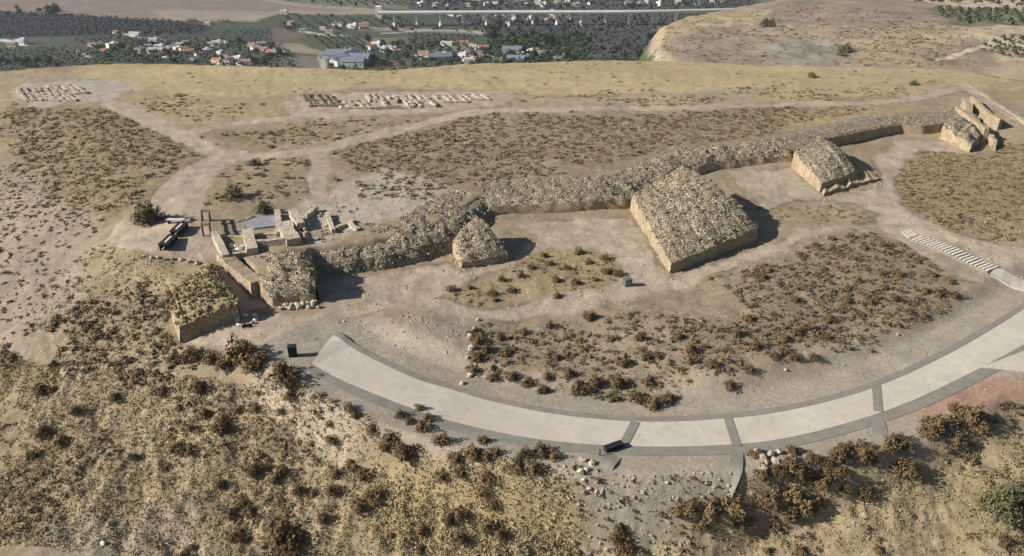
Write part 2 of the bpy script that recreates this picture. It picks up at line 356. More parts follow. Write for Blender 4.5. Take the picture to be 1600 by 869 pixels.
# ------------------------------------------------------------------ ground: masks
def wpoly(pts): return Gp(pts)[:,:2]
def wline(pts): return catmull([tuple(p) for p in Gp(pts)[:,:2]], 5)
PADS = [wpoly(q) for q in (
 [(8,145),(35,132),(100,124),(215,126),(222,133),(190,146),(178,158),(110,160),(75,171),(40,160)],
 [(440,160),(480,149),(600,143),(800,142),(811,150),(790,163),(700,176),(560,183),(470,187),(448,178)],
 [(160,372),(190,342),(230,345),(300,335),(322,330),(330,370),(345,402),(300,405),(250,400),(180,388)],
 [(300,300),(330,285),(318,330),(300,335)])]
TRACKS = [(wline(q), w) for q, w in (
 ([(150,152),(200,172),(280,210),(340,238),(385,246)],2.2),
 ([(340,240),(385,246),(500,234),(600,208),(700,184),(790,173),(1000,170),(1250,163),(1400,158),(1480,142),(1512,131)],1.9),
 ([(1505,130),(1530,146),(1560,168),(1600,190),(1720,235)],2.0),
 ([(290,212),(350,196),(440,185),(520,184)],1.6),
 ([(360,240),(320,262),(285,290),(272,312),(268,345)],3.1),
 ([(500,236),(500,262),(493,292),(520,312)],1.5),
 ([(1420,345),(1480,375),(1540,405),(1620,440)],2.6))]
OUTP = wpoly([(505,440),(560,436),(700,408),(722,425),(800,408),(835,370),(780,345),(990,338),(1045,435),(1195,385),(1230,370),(1140,268),(1240,262),(1290,312),(1380,292),(1360,250),(1400,222),(1480,222),(1520,242),(1440,235),(1400,270),(1400,305),(1440,345),(1520,372),(1620,395),(1640,480),(1500,440),(1370,355),(1290,362),(1210,400),(1050,455),(900,488),(760,500),(600,484),(545,500),(500,550),(480,575),(400,548),(275,540),(280,520),(380,490),(480,495),(515,480)])
POCKET = wpoly([(690,462),(740,440),(800,412),(860,388),(960,395),(978,428),(940,455),(830,470),(760,482)])
POCKET2 = wpoly([(1195,330),(1240,312),(1330,318),(1370,335),(1360,350),(1230,358)])
def path_mask(x, y):
    wx = x+.8*fbm(x,y,3.5,3,31); wy = y+1.1*fbm(x,y,3.5,3,37); m = np.zeros(x.shape)
    for p in PADS: m = np.maximum(m, sstep(-.35,.35,polysd(wx,wy,p)))
    for l, w in TRACKS: m = np.maximum(m, 1-sstep(w-.4,w+.4,segdist(wx,wy,l)))
    o = sstep(-.5,.7,polysd(wx,wy,OUTP)); o *= 1-sstep(-.6,.6,polysd(wx,wy,POCKET)); o *= 1-sstep(-.6,.6,polysd(wx,wy,POCKET2))
    return np.maximum(m, o)
RUINB = wpoly([(440,345),(500,305),(560,275),(610,262),(665,275),(700,300),(660,330),(560,352),(500,385),(440,370)])
# (polygon, colour, scrub, grass)
SOIL = [(wpoly(p), c, s, g) for p, c, s, g in (
 ([(0,103),(1600,95),(1600,128),(1450,150),(1250,155),(1000,158),(830,150),(800,140),(600,138),(460,146),(330,152),(220,145),(200,128),(100,120),(0,128)], (.375,.30,.17), .25, 1.),
 ([(0,103),(180,100),(120,122),(30,130),(0,150)], (.28,.22,.145), .5, .5),
 ([(190,150),(240,140),(440,162),(440,178),(300,200),(220,170)], (.31,.245,.145), .55, .6),
 ([(0,170),(75,175),(170,165),(320,235),(300,270),(240,305),(170,345),(0,250)], (.245,.195,.12), .8, .5),
 ([(320,210),(640,182),(700,180),(600,200),(400,236)], (.245,.195,.12), .75, .4),
 ([(530,235),(760,178),(1200,172),(1380,180),(1200,230),(1000,255),(800,305),(690,320),(560,300)], (.25,.20,.135), .8, .15),
 ([(820,150),(1200,140),(1200,165),(820,170)], (.29,.24,.165), .35, .4),
 ([(1200,180),(1380,170),(1450,165),(1330,205),(1250,225)], (.30,.24,.14), .7, .5),
 ([(0,250),(170,345),(150,420),(120,470),(60,560),(0,560)], (.30,.245,.19), .35, .1),
 ([(150,380),(250,400),(340,405),(370,470),(280,510),(262,460),(160,450)], (.27,.22,.135), .55, .4),
 ([(120,470),(160,450),(262,470),(270,530),(200,600),(60,560)], (.26,.21,.14), .65, .4),
 ([(0,560),(250,600),(400,640),(520,680),(620,740),(620,869),(-60,869),(-60,560)], (.31,.247,.158), .5, .55),
 ([(100,800),(300,780),(330,869),(60,869)], (.31,.26,.2), .2, .2),
 ([(400,590),(480,580),(560,640),(560,720),(470,680),(410,640)], (.40,.33,.25), .15, .1),
 ([(600,740),(700,700),(900,740),(940,869),(600,869)], (.34,.26,.13), .3, 1.),
 ([(900,720),(1160,715),(1170,800),(1000,869),(930,869)], (.36,.32,.26), .2, .05),
 ([(1180,720),(1560,650),(1620,640),(1620,869),(1000,869),(1100,800)], (.31,.25,.155), .45, .5),
 ([(530,505),(740,500),(735,560),(700,590),(620,570),(550,535)], (.31,.27,.215), .2, 0),
 ([(735,505),(1050,460),(1250,390),(1380,360),(1500,455),(1430,510),(1290,550),(1060,600),(1040,640),(760,612),(725,570)], (.26,.21,.145), .6, .15),
 ([(1060,600),(1290,550),(1430,510),(1590,470),(1500,540),(1360,600),(1200,640),(1050,655)], (.38,.325,.235), .12, .25),
 ([(1395,240),(1500,238),(1640,210),(1640,390),(1520,370),(1420,335),(1395,300)], (.25,.195,.115), .75, .35),
 ([(1380,640),(1510,590),(1640,575),(1640,620),(1480,650)], (.34,.20,.135), .05, 0),
 ([(690,462),(740,440),(800,412),(860,388),(960,395),(978,428),(940,455),(830,470),(760,482)], (.29,.23,.13), .6, .4),
 ([(320,285),(350,255),(480,240),(495,290),(420,320),(325,330)], (.28,.225,.145), .6, .4),
 ([(1540,110),(1640,110),(1640,190),(1560,150)], (.33,.26,.14), .4, .6),
)]
REDP = wpoly([(1392,645),(1440,628),(1530,592),(1640,588),(1640,612),(1540,640),(1440,652)])
VAL = [(wpoly(p), c) for p, c in (
 ([(-100,-6),(360,-6),(600,16),(430,22),(400,34),(270,33),(130,25),(70,24),(-100,4)], (.235,.185,.145)),
 ([(230,14),(420,18),(600,17),(600,23),(430,22),(400,33),(270,32)], (.30,.255,.20)),
 ([(380,0),(560,12),(660,16),(1200,-6),(400,-6)], (.17,.165,.12)),
 ([(-100,14),(130,25),(270,33),(330,42),(300,56),(120,56),(-100,62)], (.055,.052,.058)),
 ([(100,54),(330,44),(440,42),(440,58),(250,62),(100,60)], (.06,.065,.055)),
 ([(90,58),(210,56),(300,70),(260,78),(130,74)], (.085,.08,.06)),
 ([(-60,64),(38,72),(60,80),(-60,88)], (.065,.095,.032)),
 ([(0,78),(110,74),(250,84),(200,104),(0,108)], (.10,.098,.085)),
 ([(350,43),(440,44),(440,68),(340,70)], (.075,.092,.082)),
 ([(425,45),(478,45),(478,68),(425,68)], (.13,.11,.085)),
 ([(470,52),(580,58),(575,80),(500,78),(470,68)], (.085,.10,.05)),
 ([(425,68),(475,68),(505,80),(490,86),(440,80)], (.27,.225,.16)),
 ([(420,86),(500,90),(520,106),(420,106)], (.17,.15,.13)),
 ([(596,92),(640,92),(700,104),(690,112),(600,110)], (.21,.155,.10)),
 ([(560,58),(690,62),(690,70),(640,78),(560,70)], (.17,.15,.09)),
 ([(560,42),(760,48),(760,54),(690,50),(560,48)], (.27,.25,.215)),
 ([(640,52),(760,54),(740,68),(640,66)], (.09,.085,.085)),
 ([(690,68),(760,72),(760,84),(680,82)], (.26,.22,.17)),
 ([(760,40),(1030,45),(1030,100),(880,100),(760,70)], (.07,.09,.045)),
 ([(845,35),(925,36),(925,40),(845,39)], (.26,.27,.15)),
 ([(600,22),(1030,22),(1030,46),(600,40)], (.07,.082,.05)),
 ([(640,-6),(1200,-6),(1180,12),(640,14)], (.08,.08,.085)),
)]
VROADS = [(wline(p), w, c) for p, w, c in (
 ([(0,62),(20,66),(36,71)], 5, (.6,.58,.54)), ([(180,50),(215,57),(245,62),(280,70)], 4.5, (.55,.52,.46)), ([(106,74),(130,84),(137,90)], 3, (.45,.43,.38)),
 ([(470,48),(500,54),(540,56)], 4, (.5,.48,.42)), ([(0,78),(60,79),(110,75),(200,80)], 3, (.05,.055,.045)), ([(500,92),(505,102),(515,110)], 3, (.42,.38,.32)),
 ([(300,40),(440,44),(600,47)], 3, (.06,.065,.055)), ([(400,-3),(470,8),(560,14),(600,18)], 9, (.30,.27,.22)), ([(1020,80),(1030,90),(1040,102)], 2.5, (.48,.42,.34)), ([(1028,76),(1042,88),(1055,102)], 2.5, (.48,.42,.34)),
 ([(600,52),(700,47),(760,52)], 4, (.42,.40,.36)), ([(860,95),(930,93),(960,97)], 3, (.4,.36,.3)))]
HILLS = [(wpoly(p), c) for p, c in (
 ([(1020,45),(1120,15),(1240,-6),(1640,-6),(1640,125),(1050,103),(1018,75)], (.29,.235,.165)),
 ([(1180,14),(1290,-3),(1600,-6),(1600,25),(1400,40),(1250,40)], (.24,.19,.15)),
 ([(1025,45),(1120,20),(1210,12),(1200,35),(1100,48),(1030,70)], (.37,.30,.185)),
 ([(1060,60),(1180,50),(1180,100),(1050,98)], (.25,.20,.155)),
 ([(1200,60),(1290,58),(1330,80),(1290,104),(1150,104)], (.27,.24,.20)),
 ([(1330,55),(1480,52),(1470,100),(1340,103)], (.31,.25,.165)),
 ([(1440,12),(1560,14),(1640,22),(1640,42),(1480,38)], (.13,.13,.085)),
 ([(1390,-6),(1480,8),(1560,16),(1640,20),(1640,-6)], (.40,.33,.25)),
 ([(1470,40),(1640,36),(1640,60),(1540,62),(1480,56)], (.37,.30,.215)),
 ([(1530,62),(1640,48),(1640,96),(1560,96),(1525,84)], (.41,.34,.22)),
 ([(1430,72),(1530,66),(1560,100),(1450,108)], (.23,.185,.135)),
)]
HTRACK = wline([(1468,93),(1500,84),(1530,75),(1560,66),(1600,60)])
# ------------------------------------------------------------------ ground mesh
th_in = np.arctan((np.arange(-140,1741,2.3)-800)/(F*cp)*1.0)
def thcols():
    a = np.arange(-36.5,36.6,.098); b = np.concatenate([np.arange(-80,-36.6,1.6), a, np.arange(38,81,1.6)]); return np.radians(b)
TH = thcols()
rs = []; r = 8.0
while r < 236: rs.append(r); r += max(.12, (1.55 if r>45 else 4)*(r*r+1600)/(F*38))
while r < 440: rs.append(r); r += 6
while r < 1500: rs.append(r); r += 1.25*r*r/(F*135)
rs = np.concatenate([rs, np.geomspace(r, 4000, 24)])
Rg, Tg = np.meshgrid(rs, TH, indexing='ij'); X = (Rg*np.sin(Tg)).ravel(); Y = (Rg*np.cos(Tg)).ravel()
Z = H0(X, Y)
NR, NC = len(rs), len(TH); print('ground verts', NR*NC)
thv = np.arctan2(X,Y); rv = np.hypot(X,Y); rev = np.interp(thv, E_TH, E_R)
near = rv < rev+6
Ccol = np.tile(np.array([.28,.225,.15]), (len(X),1)); Cls = np.zeros((len(X),3)); Cls[:,0] = .5; Cls[:,1] = .35; Cls[:,2] = sstep(150,260,rv)*.35
ni = np.where(near & (np.abs(thv) < 1.0))[0]; xn, yn = X[ni], Y[ni]
wx = xn + 2.2*fbm(xn,yn,9,4,41); wy = yn + 2.8*fbm(xn,yn,9,4,43)
cc = Ccol[ni]; cl = Cls[ni]
for pl, c, s, g in SOIL:
    m = sstep(-1.6,1.6,polysd(wx,wy,pl))[:,None]; cc = cc*(1-m)+np.array(c)*m; cl[:,:1] = cl[:,:1]*(1-m)+s*m; cl[:,1:2] = cl[:,1:2]*(1-m)+g*m
m = sstep(-1.5,1.5,polysd(wx,wy,RUINB))[:,None]; cc = cc*(1-m)+np.array((.37,.325,.265))*m; cl[:,:2] = cl[:,:2]*(1-.85*m)
st_ = fbm(xn,yn*4,34,4,147); cc *= (1+.30*np.clip(st_,-.8,.8)*sstep(120,175,rv[ni]))[:,None]
pt = sstep(-.15,.6,fbm(xn,yn,14,5,47))[:,None]; cc = cc*(1-.35*pt)+np.array((.345,.29,.215))*.35*pt
pm = path_mask(xn, yn)
c2 = np.array((.365,.30,.225))*(1+.12*fbm(xn,yn,11,4,51)+.22*fbm(xn,yn,1.7,4,53)+.12*np.clip(fbm(xn*.5,yn*2,3,3,55),-1,0))[:,None]
gm = sstep(0,2,polysd(wx,wy,PADS[0]))[:,None]; c2 = c2*(1-gm*.6)+np.array((.33,.30,.27))*gm*.6
cc = cc*(1-pm[:,None])+c2*pm[:,None]; cl[:,:2] *= (1-.96*pm)[:,None]
# darker margin of dead weeds along the tracks
em = np.clip(4*pm*(1-pm),0,1)*sstep(-.1,.3,fbm(xn,yn,6,3,77)); cc *= (1-.45*em)[:,None]
gw = np.exp(-(segdist(xn,yn,GUL)/.9)**2)[:,None]*.75; cc = cc*(1-gw)+np.array((.17,.125,.08))*gw
rd = segdist(xn,yn,rc[:,:2]); vg = (1-sstep(4.6,7.5,rd+1.2*fbm(xn,yn,4,3,58)))[:,None]; cc = cc*(1-vg)+np.array((.32,.28,.22))*vg; cl[:,:2] *= 1-.8*vg
m = sstep(-.6,.6,polysd(xn+.6*fbm(xn,yn,3,3,5),yn,REDP))[:,None]; cc = cc*(1-m)+np.array((.34,.225,.16))*(1+.15*fbm(xn,yn,3,3,6))[:,None]*m; cl[:,:2] *= 1-m
cc *= np.array((1,.985,1.0)); Ccol[ni] = cc; Cls[ni] = cl
fi = np.where(~near & (rv > rev+6) & (np.abs(thv) < .95))[0]; xf, yf = X[fi], Y[fi]
wx = xf+7*fbm(xf,yf,50,3,71); wy = yf+12*fbm(xf,yf,50,3,73)
isn = rv[fi] < rev[fi]+110
cc = np.tile(np.array([.072,.085,.05]),(len(fi),1)); cl = np.zeros((len(fi),3)); cl[:,2] = .8
pt = sstep(-.1,.4,fbm(xf,yf,90,4,81))[:,None]; cc = cc*(1-pt)+np.array((.10,.095,.065))*pt
for pl, c in VAL:
    m = sstep(-4,4,polysd(wx,wy,pl))[:,None]; cc = cc*(1-m)+np.array(c)*m*(1+.18*fbm(xf,yf,20,3,83))[:,None]
for l, w, c in VROADS:
    m = (1-sstep(w-1.5,w+1.5,segdist(xf,yf,l)))[:,None]; cc = cc*(1-m)+np.array(c)*m
hm = np.zeros(len(fi))
wx = xf+6*fbm(xf,yf,30,4,71); wy = yf+16*fbm(xf,yf,30,4,73)
for k,(pl, c) in enumerate(HILLS):
    m = sstep(-3,3,polysd(wx,wy,pl)); hm = np.maximum(hm, m) if k==0 else hm; m = m[:,None]; cc = cc*(1-m)+np.array(c)*m*(1+.30*fbm(xf,yf,22,5,87))[:,None]
m = (1-sstep(1.6,3,segdist(xf,yf,HTRACK)))[:,None]; cc = cc*(1-m)+np.array((.46,.40,.32))*m
cl[:,0] = hm*.55; cl[:,2] = np.where(hm>.5,.35,.8)
big = rv[fi] > 1600; cc[big] = cc[big]*.4+np.array((.2,.17,.13))*.6
cc[(rv[fi] < rev[fi]+60) & (hm<.5)] = (.26,.21,.14)
cc[hm<.5] *= .82; Ccol[fi] = cc; Cls[fi] = cl
# red soil beside the gate is a soil colour of its own
FCS = grid_faces(NR, NC); ctr = FCS[:,0]
pmf = np.zeros(len(X)); pmf[ni] = pm; hmf = np.zeros(len(X)); hmf[fi] = hm
cls = np.zeros(len(FCS), int); cls[(rv[ctr] > rev[ctr]+3)] = 2; cls[(cls==2) & (hmf[ctr] > .5)] = 3; cls[(cls==2) & (rv[ctr] > 2300)] = 4; cls[(cls==0) & (pmf[ctr] > .5)] = 1
VV = np.stack([X,Y,Z],-1)
for k, nm in enumerate(('ground','dirt_path','valley_floor','hill','far_hills')):
    f = FCS[cls==k]; u, inv = np.unique(f, return_inverse=True)
    o = mesh(nm, VV[u], inv.reshape(-1,4), M['ground'], smooth=True, attrs={'Col':Ccol[u], 'Cls':Cls[u]}); tag(o, kind='structure')
# ------------------------------------------------------------------ road
def strip(name, A, B, m, dz=0., skirt=.0):
    n = len(A); t = np.linspace(0,1,5)[:,None,None]; V = (A[None]*(1-t)+B[None]*t); V = zroad(V.reshape(-1,3)).reshape(V.shape) + [0,0,.04*(name == 'drain_channel')] if name in ('road','drain_channel') else V; V = V + np.array([0,0,dz]); k = 5
    Fc = grid_faces(k, n)
    if skirt:
        lo0 = V[0]-[0,0,skirt]; lo1 = V[-1]-[0,0,skirt]; V = np.concatenate([lo0[None],V,lo1[None]]); k = 7; Fc = grid_faces(k,n)
    return mesh(name, V.reshape(-1,3), Fc, m)
dirn = (ru-rl); dirn /= np.linalg.norm(dirn[:,:2],axis=1)[:,None]; dirn[:,2] = 0
tag(strip('road', rl, ru, M['road'], 0, .3), kind='structure')
w1 = .75; w2 = 1.25
tag(strip('road_kerb', ru+dirn*.003+[0,0,.03], zroad(ru+dirn*w1)+[0,0,.05], M['kerb'], 0, .35), kind='structure')
tag(strip('road_shoulder', zroad(rl-dirn*w2)-[0,0,.03], rl-dirn*.003-[0,0,.02], M['kerb'], 0, .35), kind='structure')
def band(name, pxs, w, m, dz, label=None, cat=None, kind=None, zs=None, th=.3):
    p = Gp(pxs) if zs is None else np.array([P(a,b,z) for (a,b),z in zip(pxs,zs)]); p = catmull(p, 6)
    d = np.gradient(p[:,:2],axis=0); d /= np.linalg.norm(d,axis=1)[:,None]; nrm = np.stack([-d[:,1],d[:,0],0*d[:,0]],-1)
    w = np.interp(np.linspace(0,1,len(p)), np.linspace(0,1,len(w)), w)[:,None] if isinstance(w,(list,tuple)) else w
    o = strip(name, p-nrm*w/2+[0,0,dz], p+nrm*w/2+[0,0,dz], m, 0, th); return tag(o, label, cat, kind=kind)
for a, b, lab in (((993,659),(973,698),'first'),((1137,653),(1151,697),'middle'),((1369,602),(1372,643),'right')):
    za = np.interp(a[0], [q[0] for q in RU], RZ); zb = np.interp(b[0], [q[0] for q in RL], RZ)
    band('drain_channel', [a,b], .8, M['kerb'], .045, {'first':'grey drain channel crossing the road above the dark culvert box','middle':'grey drain channel crossing the road at its lowest bend','right':'grey drain channel crossing the road where it starts to climb'}[lab], 'drain', zs=[za,zb], th=.15)
band('concrete_chute', [(1372,650),(1374,672),(1380,705)], [.9,1.3,1.5], M['kerb'], .05, 'wide pale concrete chute running straight down the bank', 'drain')
band('concrete_chute', [(1152,704),(1148,735),(1135,775)], [1.0,1.2,.9], M['kerb'], .05, 'grey chute bending down the bank below the lowest bend of the road', 'drain')
band('concrete_chute', [(960,712),(945,730),(930,770)], [1.3,1.4,1.0], M['kerb'], .04, 'short dusty chute starting beside the black culvert box', 'drain')
band('paved_ramp', [(408,506),(392,481),(372,446),(350,413)], [3.2,3.4,3.4,3.2], M['redpave'], .04, kind='structure', zs=[.02,.2,1.4,2.6], th=.2)
exec_after = []
# ------------------------------------------------------------------ ruins
def clump(n, rx, rz, leaf, seed, hollow=.35):
    g = np.random.default_rng(seed); u = g.normal(size=(n,3)); u /= np.linalg.norm(u,axis=1)[:,None]; u[:,2] = np.abs(u[:,2]); rr = (hollow+(1-hollow)*g.random(n)**.5)
    lump = 1+.28*np.sin(u[:,0]*5+seed)+.22*np.cos(u[:,1]*6+seed*2)
    c = u*(rr*lump)[:,None]*[rx,rx*g.uniform(.8,1.1),rz]; c[:,2] += .02
    a = g.normal(size=(n,3)); a /= np.linalg.norm(a,axis=1)[:,None]; b = np.cross(a,u+.3*g.normal(size=(n,3))); b /= np.linalg.norm(b,axis=1)[:,None]+1e-9; s = leaf*g.uniform(.6,1.4,n)[:,None]
    V = np.stack([c-a*s, c+b*s*.6, c+a*s, c-b*s*.6],1).reshape(-1,3); return V, np.arange(4*n).reshape(-1,4)
def coons(E, nu, nv):
    """E: four edge arrays C0(u) bottom, C1(u) top, D0(v) left, D1(v) right"""
    C0, C1, D0, D1 = E; u = np.linspace(0,1,nu)[None,:,None]; v = np.linspace(0,1,nv)[:,None,None]
    return (1-v)*C0[None]+v*C1[None]+(1-u)*D0[:,None]+u*D1[:,None]-((1-u)*(1-v)*C0[0]+u*(1-v)*C0[-1]+(1-u)*v*C1[0]+u*v*C1[-1])
def block(name, tops, label, cat='bastion', bulge=.3, jag=.5, rock=1.5, rsize=(.12,.42), batter=.10, face=None, top=None, zb=None, group=None, res=.45, grass=0, rise=0):
    """a solid ruin block: rough rubble top on four rough stone faces. tops = BL, FL, FR, BR (world)"""
    face = face or M['face']; top = top or M['rubble']; t = [np.array(q,float) for q in tops]; o0 = (t[0]+t[1]+t[2]+t[3])/4; gz = float(H0(o0[0],o0[1])); org = np.array([o0[0],o0[1],gz])
    root = empty(name, org, label=label, cat=cat, group=group)
    nu = max(4,int(np.linalg.norm(t[2]-t[1])/res)+2); nv = max(4,int(np.linalg.norm(t[0]-t[1])/res)+2)
    def edge(a, b, n, s):
        k = np.linspace(0,1,n)[:,None]; p = a*(1-k)+b*k; env = np.sin(np.pi*k[:,0])**.4
        p[:,0] += jag*env*fbm(p[:,0],p[:,1],1.3,3,s); p[:,1] += jag*env*fbm(p[:,0],p[:,1],1.3,3,s+5); p[:,2] += jag*1.1*env*fbm(p[:,0],p[:,1],1.0,3,s+9); return p
    BL,FL,FR,BR = t
    C0 = edge(FL,FR,nu,3); C1 = edge(BL,BR,nu,4); D0 = edge(FL,BL,nv,5); D1 = edge(FR,BR,nv,6); D1[:,2] += rise*np.sin(np.pi*np.linspace(0,1,nv))
    S = coons((C0,C1,D0,D1), nu, nv); uu,vv = np.meshgrid(np.linspace(0,1,nu),np.linspace(0,1,nv)); env = (np.clip(np.minimum(np.minimum(uu,1-uu),np.minimum(vv,1-vv))*6,0,1))
    S[...,2] += env*(.28+bulge*np.sin(np.pi*uu)*np.sin(np.pi*vv)+.22*fbm(S[...,0],S[...,1],1.1,3,8)+.35*fbm(S[...,0],S[...,1],3.5,3,18)*min(1,bulge*3))
    V = S.reshape(-1,3); Fc = grid_faces(nv,nu)
    n = int(np.linalg.norm(np.cross(FR-FL,BL-FL))*rock); q = rng.integers(0,len(V),n); pts = V[q]+rng.uniform(-.25,.25,(n,3))*[1,1,.1]; pts[:,2] += .03
    tf = np.concatenate([Fc[:,[0,1,2]],Fc[:,[0,2,3]]]); rv_, rf = rocks(pts, rng.uniform(*rsize,n)**1)
    tt = mesh('rubble_top', np.vstack([V-org, rv_-org]) if n else V-org, np.vstack([tf, rf+len(V)]) if n else tf, top, root)
    if grass:
        PR = [clump(20,.5,.45,.2,400+i,.1)[0] for i in range(6)]; q = rng.integers(0,nu*nv,grass); B_ = np.stack(PR)[rng.integers(0,6,grass)]*(.2+.55*rng.random((grass,1,1))**2); gv = B_+(S.reshape(-1,3)[q]+rng.uniform(-.25,.25,(grass,3))*[1,1,0])[:,None]-[0,0,.05]
        cA = np.array((.12,.09,.045)); cB = np.array((.34,.26,.13)); gc = np.repeat(cA+(cB-cA)*rng.random((grass,1)),80,0); gr = mesh('grass_cover', gv.reshape(-1,3)-org, np.arange(grass*80).reshape(-1,4), M['tuft'], root, attrs={'Col':gc}); gr['kind'] = 'stuff'
    cxy = o0[:2]
    for E_ in (C0, D1, C1[::-1], D0[::-1]):
        m = 7; k = np.linspace(0,1,m)[:,None,None]; T = E_[None].repeat(m,0).copy(); h = E_[:,2]
        gb = (H0(E_[:,0],E_[:,1],False)-.8) if zb is None else np.full(len(E_),zb); gb = np.minimum(gb, h-.3)
        T[...,2] = h*(1-k[...,0])+gb*k[...,0]
        dv = E_[-1]-E_[0]; nr = np.array([dv[1],-dv[0]]); nr /= np.linalg.norm(nr)+1e-9
        if nr@((E_[0]+E_[-1])[:2]/2-cxy) < 0: nr = -nr
        dep = (h-T[...,2])
        off = batter*dep + .13*fbm(T[...,0]*1.3+T[...,1]*.9, T[...,2]*2.0, .9, 3, 12)*np.clip(dep*2,0,1)
        T[...,:2] += off[...,None]*nr
        V = T.reshape(-1,3); f = grid_faces(m,len(E_)); mesh('stone_face', V-org, f, face, root)
    return root
def Q(*a): return [P(*q) for q in a]
block('bastion', Q((264,464,1.5),(280,511,1.0),(371,474,2.1),(326,409,3.1)), 'grass topped bastion left of the red ramp', bulge=.25, rock=.15, top=M['grassy'], jag=.15, grass=620)
block('bastion', Q((396,431,2.9),(426,466,1.3),(490,460,1.3),(479,435,2.9)), 'small earth topped bastion right of the red ramp with pale stone plinth', bulge=.1, rock=.5, rsize=(.1,.3), jag=.2, grass=12)
block('bastion', Q((708,374,2.5),(722,411,1.0),(794,398,1.0),(743,336,4.1)), 'small triangular rubble bastion with shadow on its right, left of the largest one', jag=.22, bulge=.05, rock=2.4, rise=.8, grass=25)
block('bastion', Q((988,305,2.8),(1049,412,1.2),(1184,356,1.8),(1066,259,5.6)), 'largest rubble topped bastion at the middle of the wall', jag=.32, bulge=.1, rock=2.4, rise=1.3, grass=90)
block('bastion', Q((1246,246,1.6),(1289,300,.95),(1375,278,.95),(1291,222,1.7)), 'low stone plinth of the stepped bastion right of the largest one', cat='bastion base', bulge=0, rock=.3, top=M['earthface'], rsize=(.12,.3))
block('bastion', Q((1242,236,3.6),(1284,287,1.9),(1339,268,2.2),(1285,215,4.4)), 'stepped bastion mound second from the right end of the wall', jag=.3, bulge=.1, rock=2.0, zb=.6, rise=.8, grass=20)
block('bastion', Q((1474,198,3.2),(1518,227,1.9),(1537,206,2.4),(1494,177,4.4)), 'square bastion at the right end of the wall', bulge=.2, rock=1.8)
block('rubble_mound', Q((397,402,3.15),(428,437,2.85),(492,438,2.75),(484,384,3.2)), 'mound of earth and rubble between the ruined gate building and the earth topped bastion', cat='mound', bulge=.2, rock=1.6, face=M['rubble'], rsize=(.12,.35), grass=60)
def wallrun(name, pxs, prof, label, w=1.2, z=3.2, group=None, jag=.12, face=None, cat='wall', capm=None, wz=None):
    """free standing ruined wall along a polyline of its top, thickness w"""
    tops = [P(a,b,c) for a,b,c in pxs]; a = np.array(tops); org = a.mean(0); org[2] = float(H0(org[0],org[1]))
    root = empty(name, org, label=label, cat=cat, group=group)
    n = max(6,int(sum(np.linalg.norm(a[i+1]-a[i]) for i in range(len(a)-1))/.4)); k = np.linspace(0,len(a)-1,n); c = np.stack([np.interp(k,range(len(a)),a[:,j]) for j in range(3)],-1)
    d = np.gradient(c[:,:2],axis=0); d /= np.linalg.norm(d,axis=1)[:,None]+1e-9; nr = np.stack([-d[:,1],d[:,0]],-1)
    c[:,2] += jag*fbm(c[:,0],c[:,1],.9,3,5)*1.5
    gz = H0(c[:,0],c[:,1],False)-.6; rows = []
    for s, q in ((1,1.),(1,.6),(1,.3),(1,0.),(-1,0.),(-1,.3),(-1,.6),(-1,1.)):
        z_ = c[:,2]*(1-q)+gz*q; o = s*(w/2+.06*q*(c[:,2]-gz))+.07*fbm(c[:,0]*1.2,c[:,1]*1.2+z_*2+s*5,.8,2,6)
        rows.append(np.stack([c[:,0]+nr[:,0]*o, c[:,1]+nr[:,1]*o, z_],-1))
    R = np.array(rows)-org; f = grid_faces(4,n)
    mesh('stone_face', R[0:4].reshape(-1,3), f, face or M['pale'], root); mesh('stone_face', R[4:8].reshape(-1,3), f, face or M['pale'], root)
    ends = np.concatenate([R[:,0],R[:,-1]]); cap = np.stack([R[3],R[4]]); V = np.concatenate([cap.reshape(-1,3), ends]); fc = [list(q) for q in grid_faces(2,n)]+[[2*n+i for i in range(8)],[2*n+8+i for i in range(8)]]
    mesh('wall_cap', V, fc, capm or face or M['pale'], root); return root
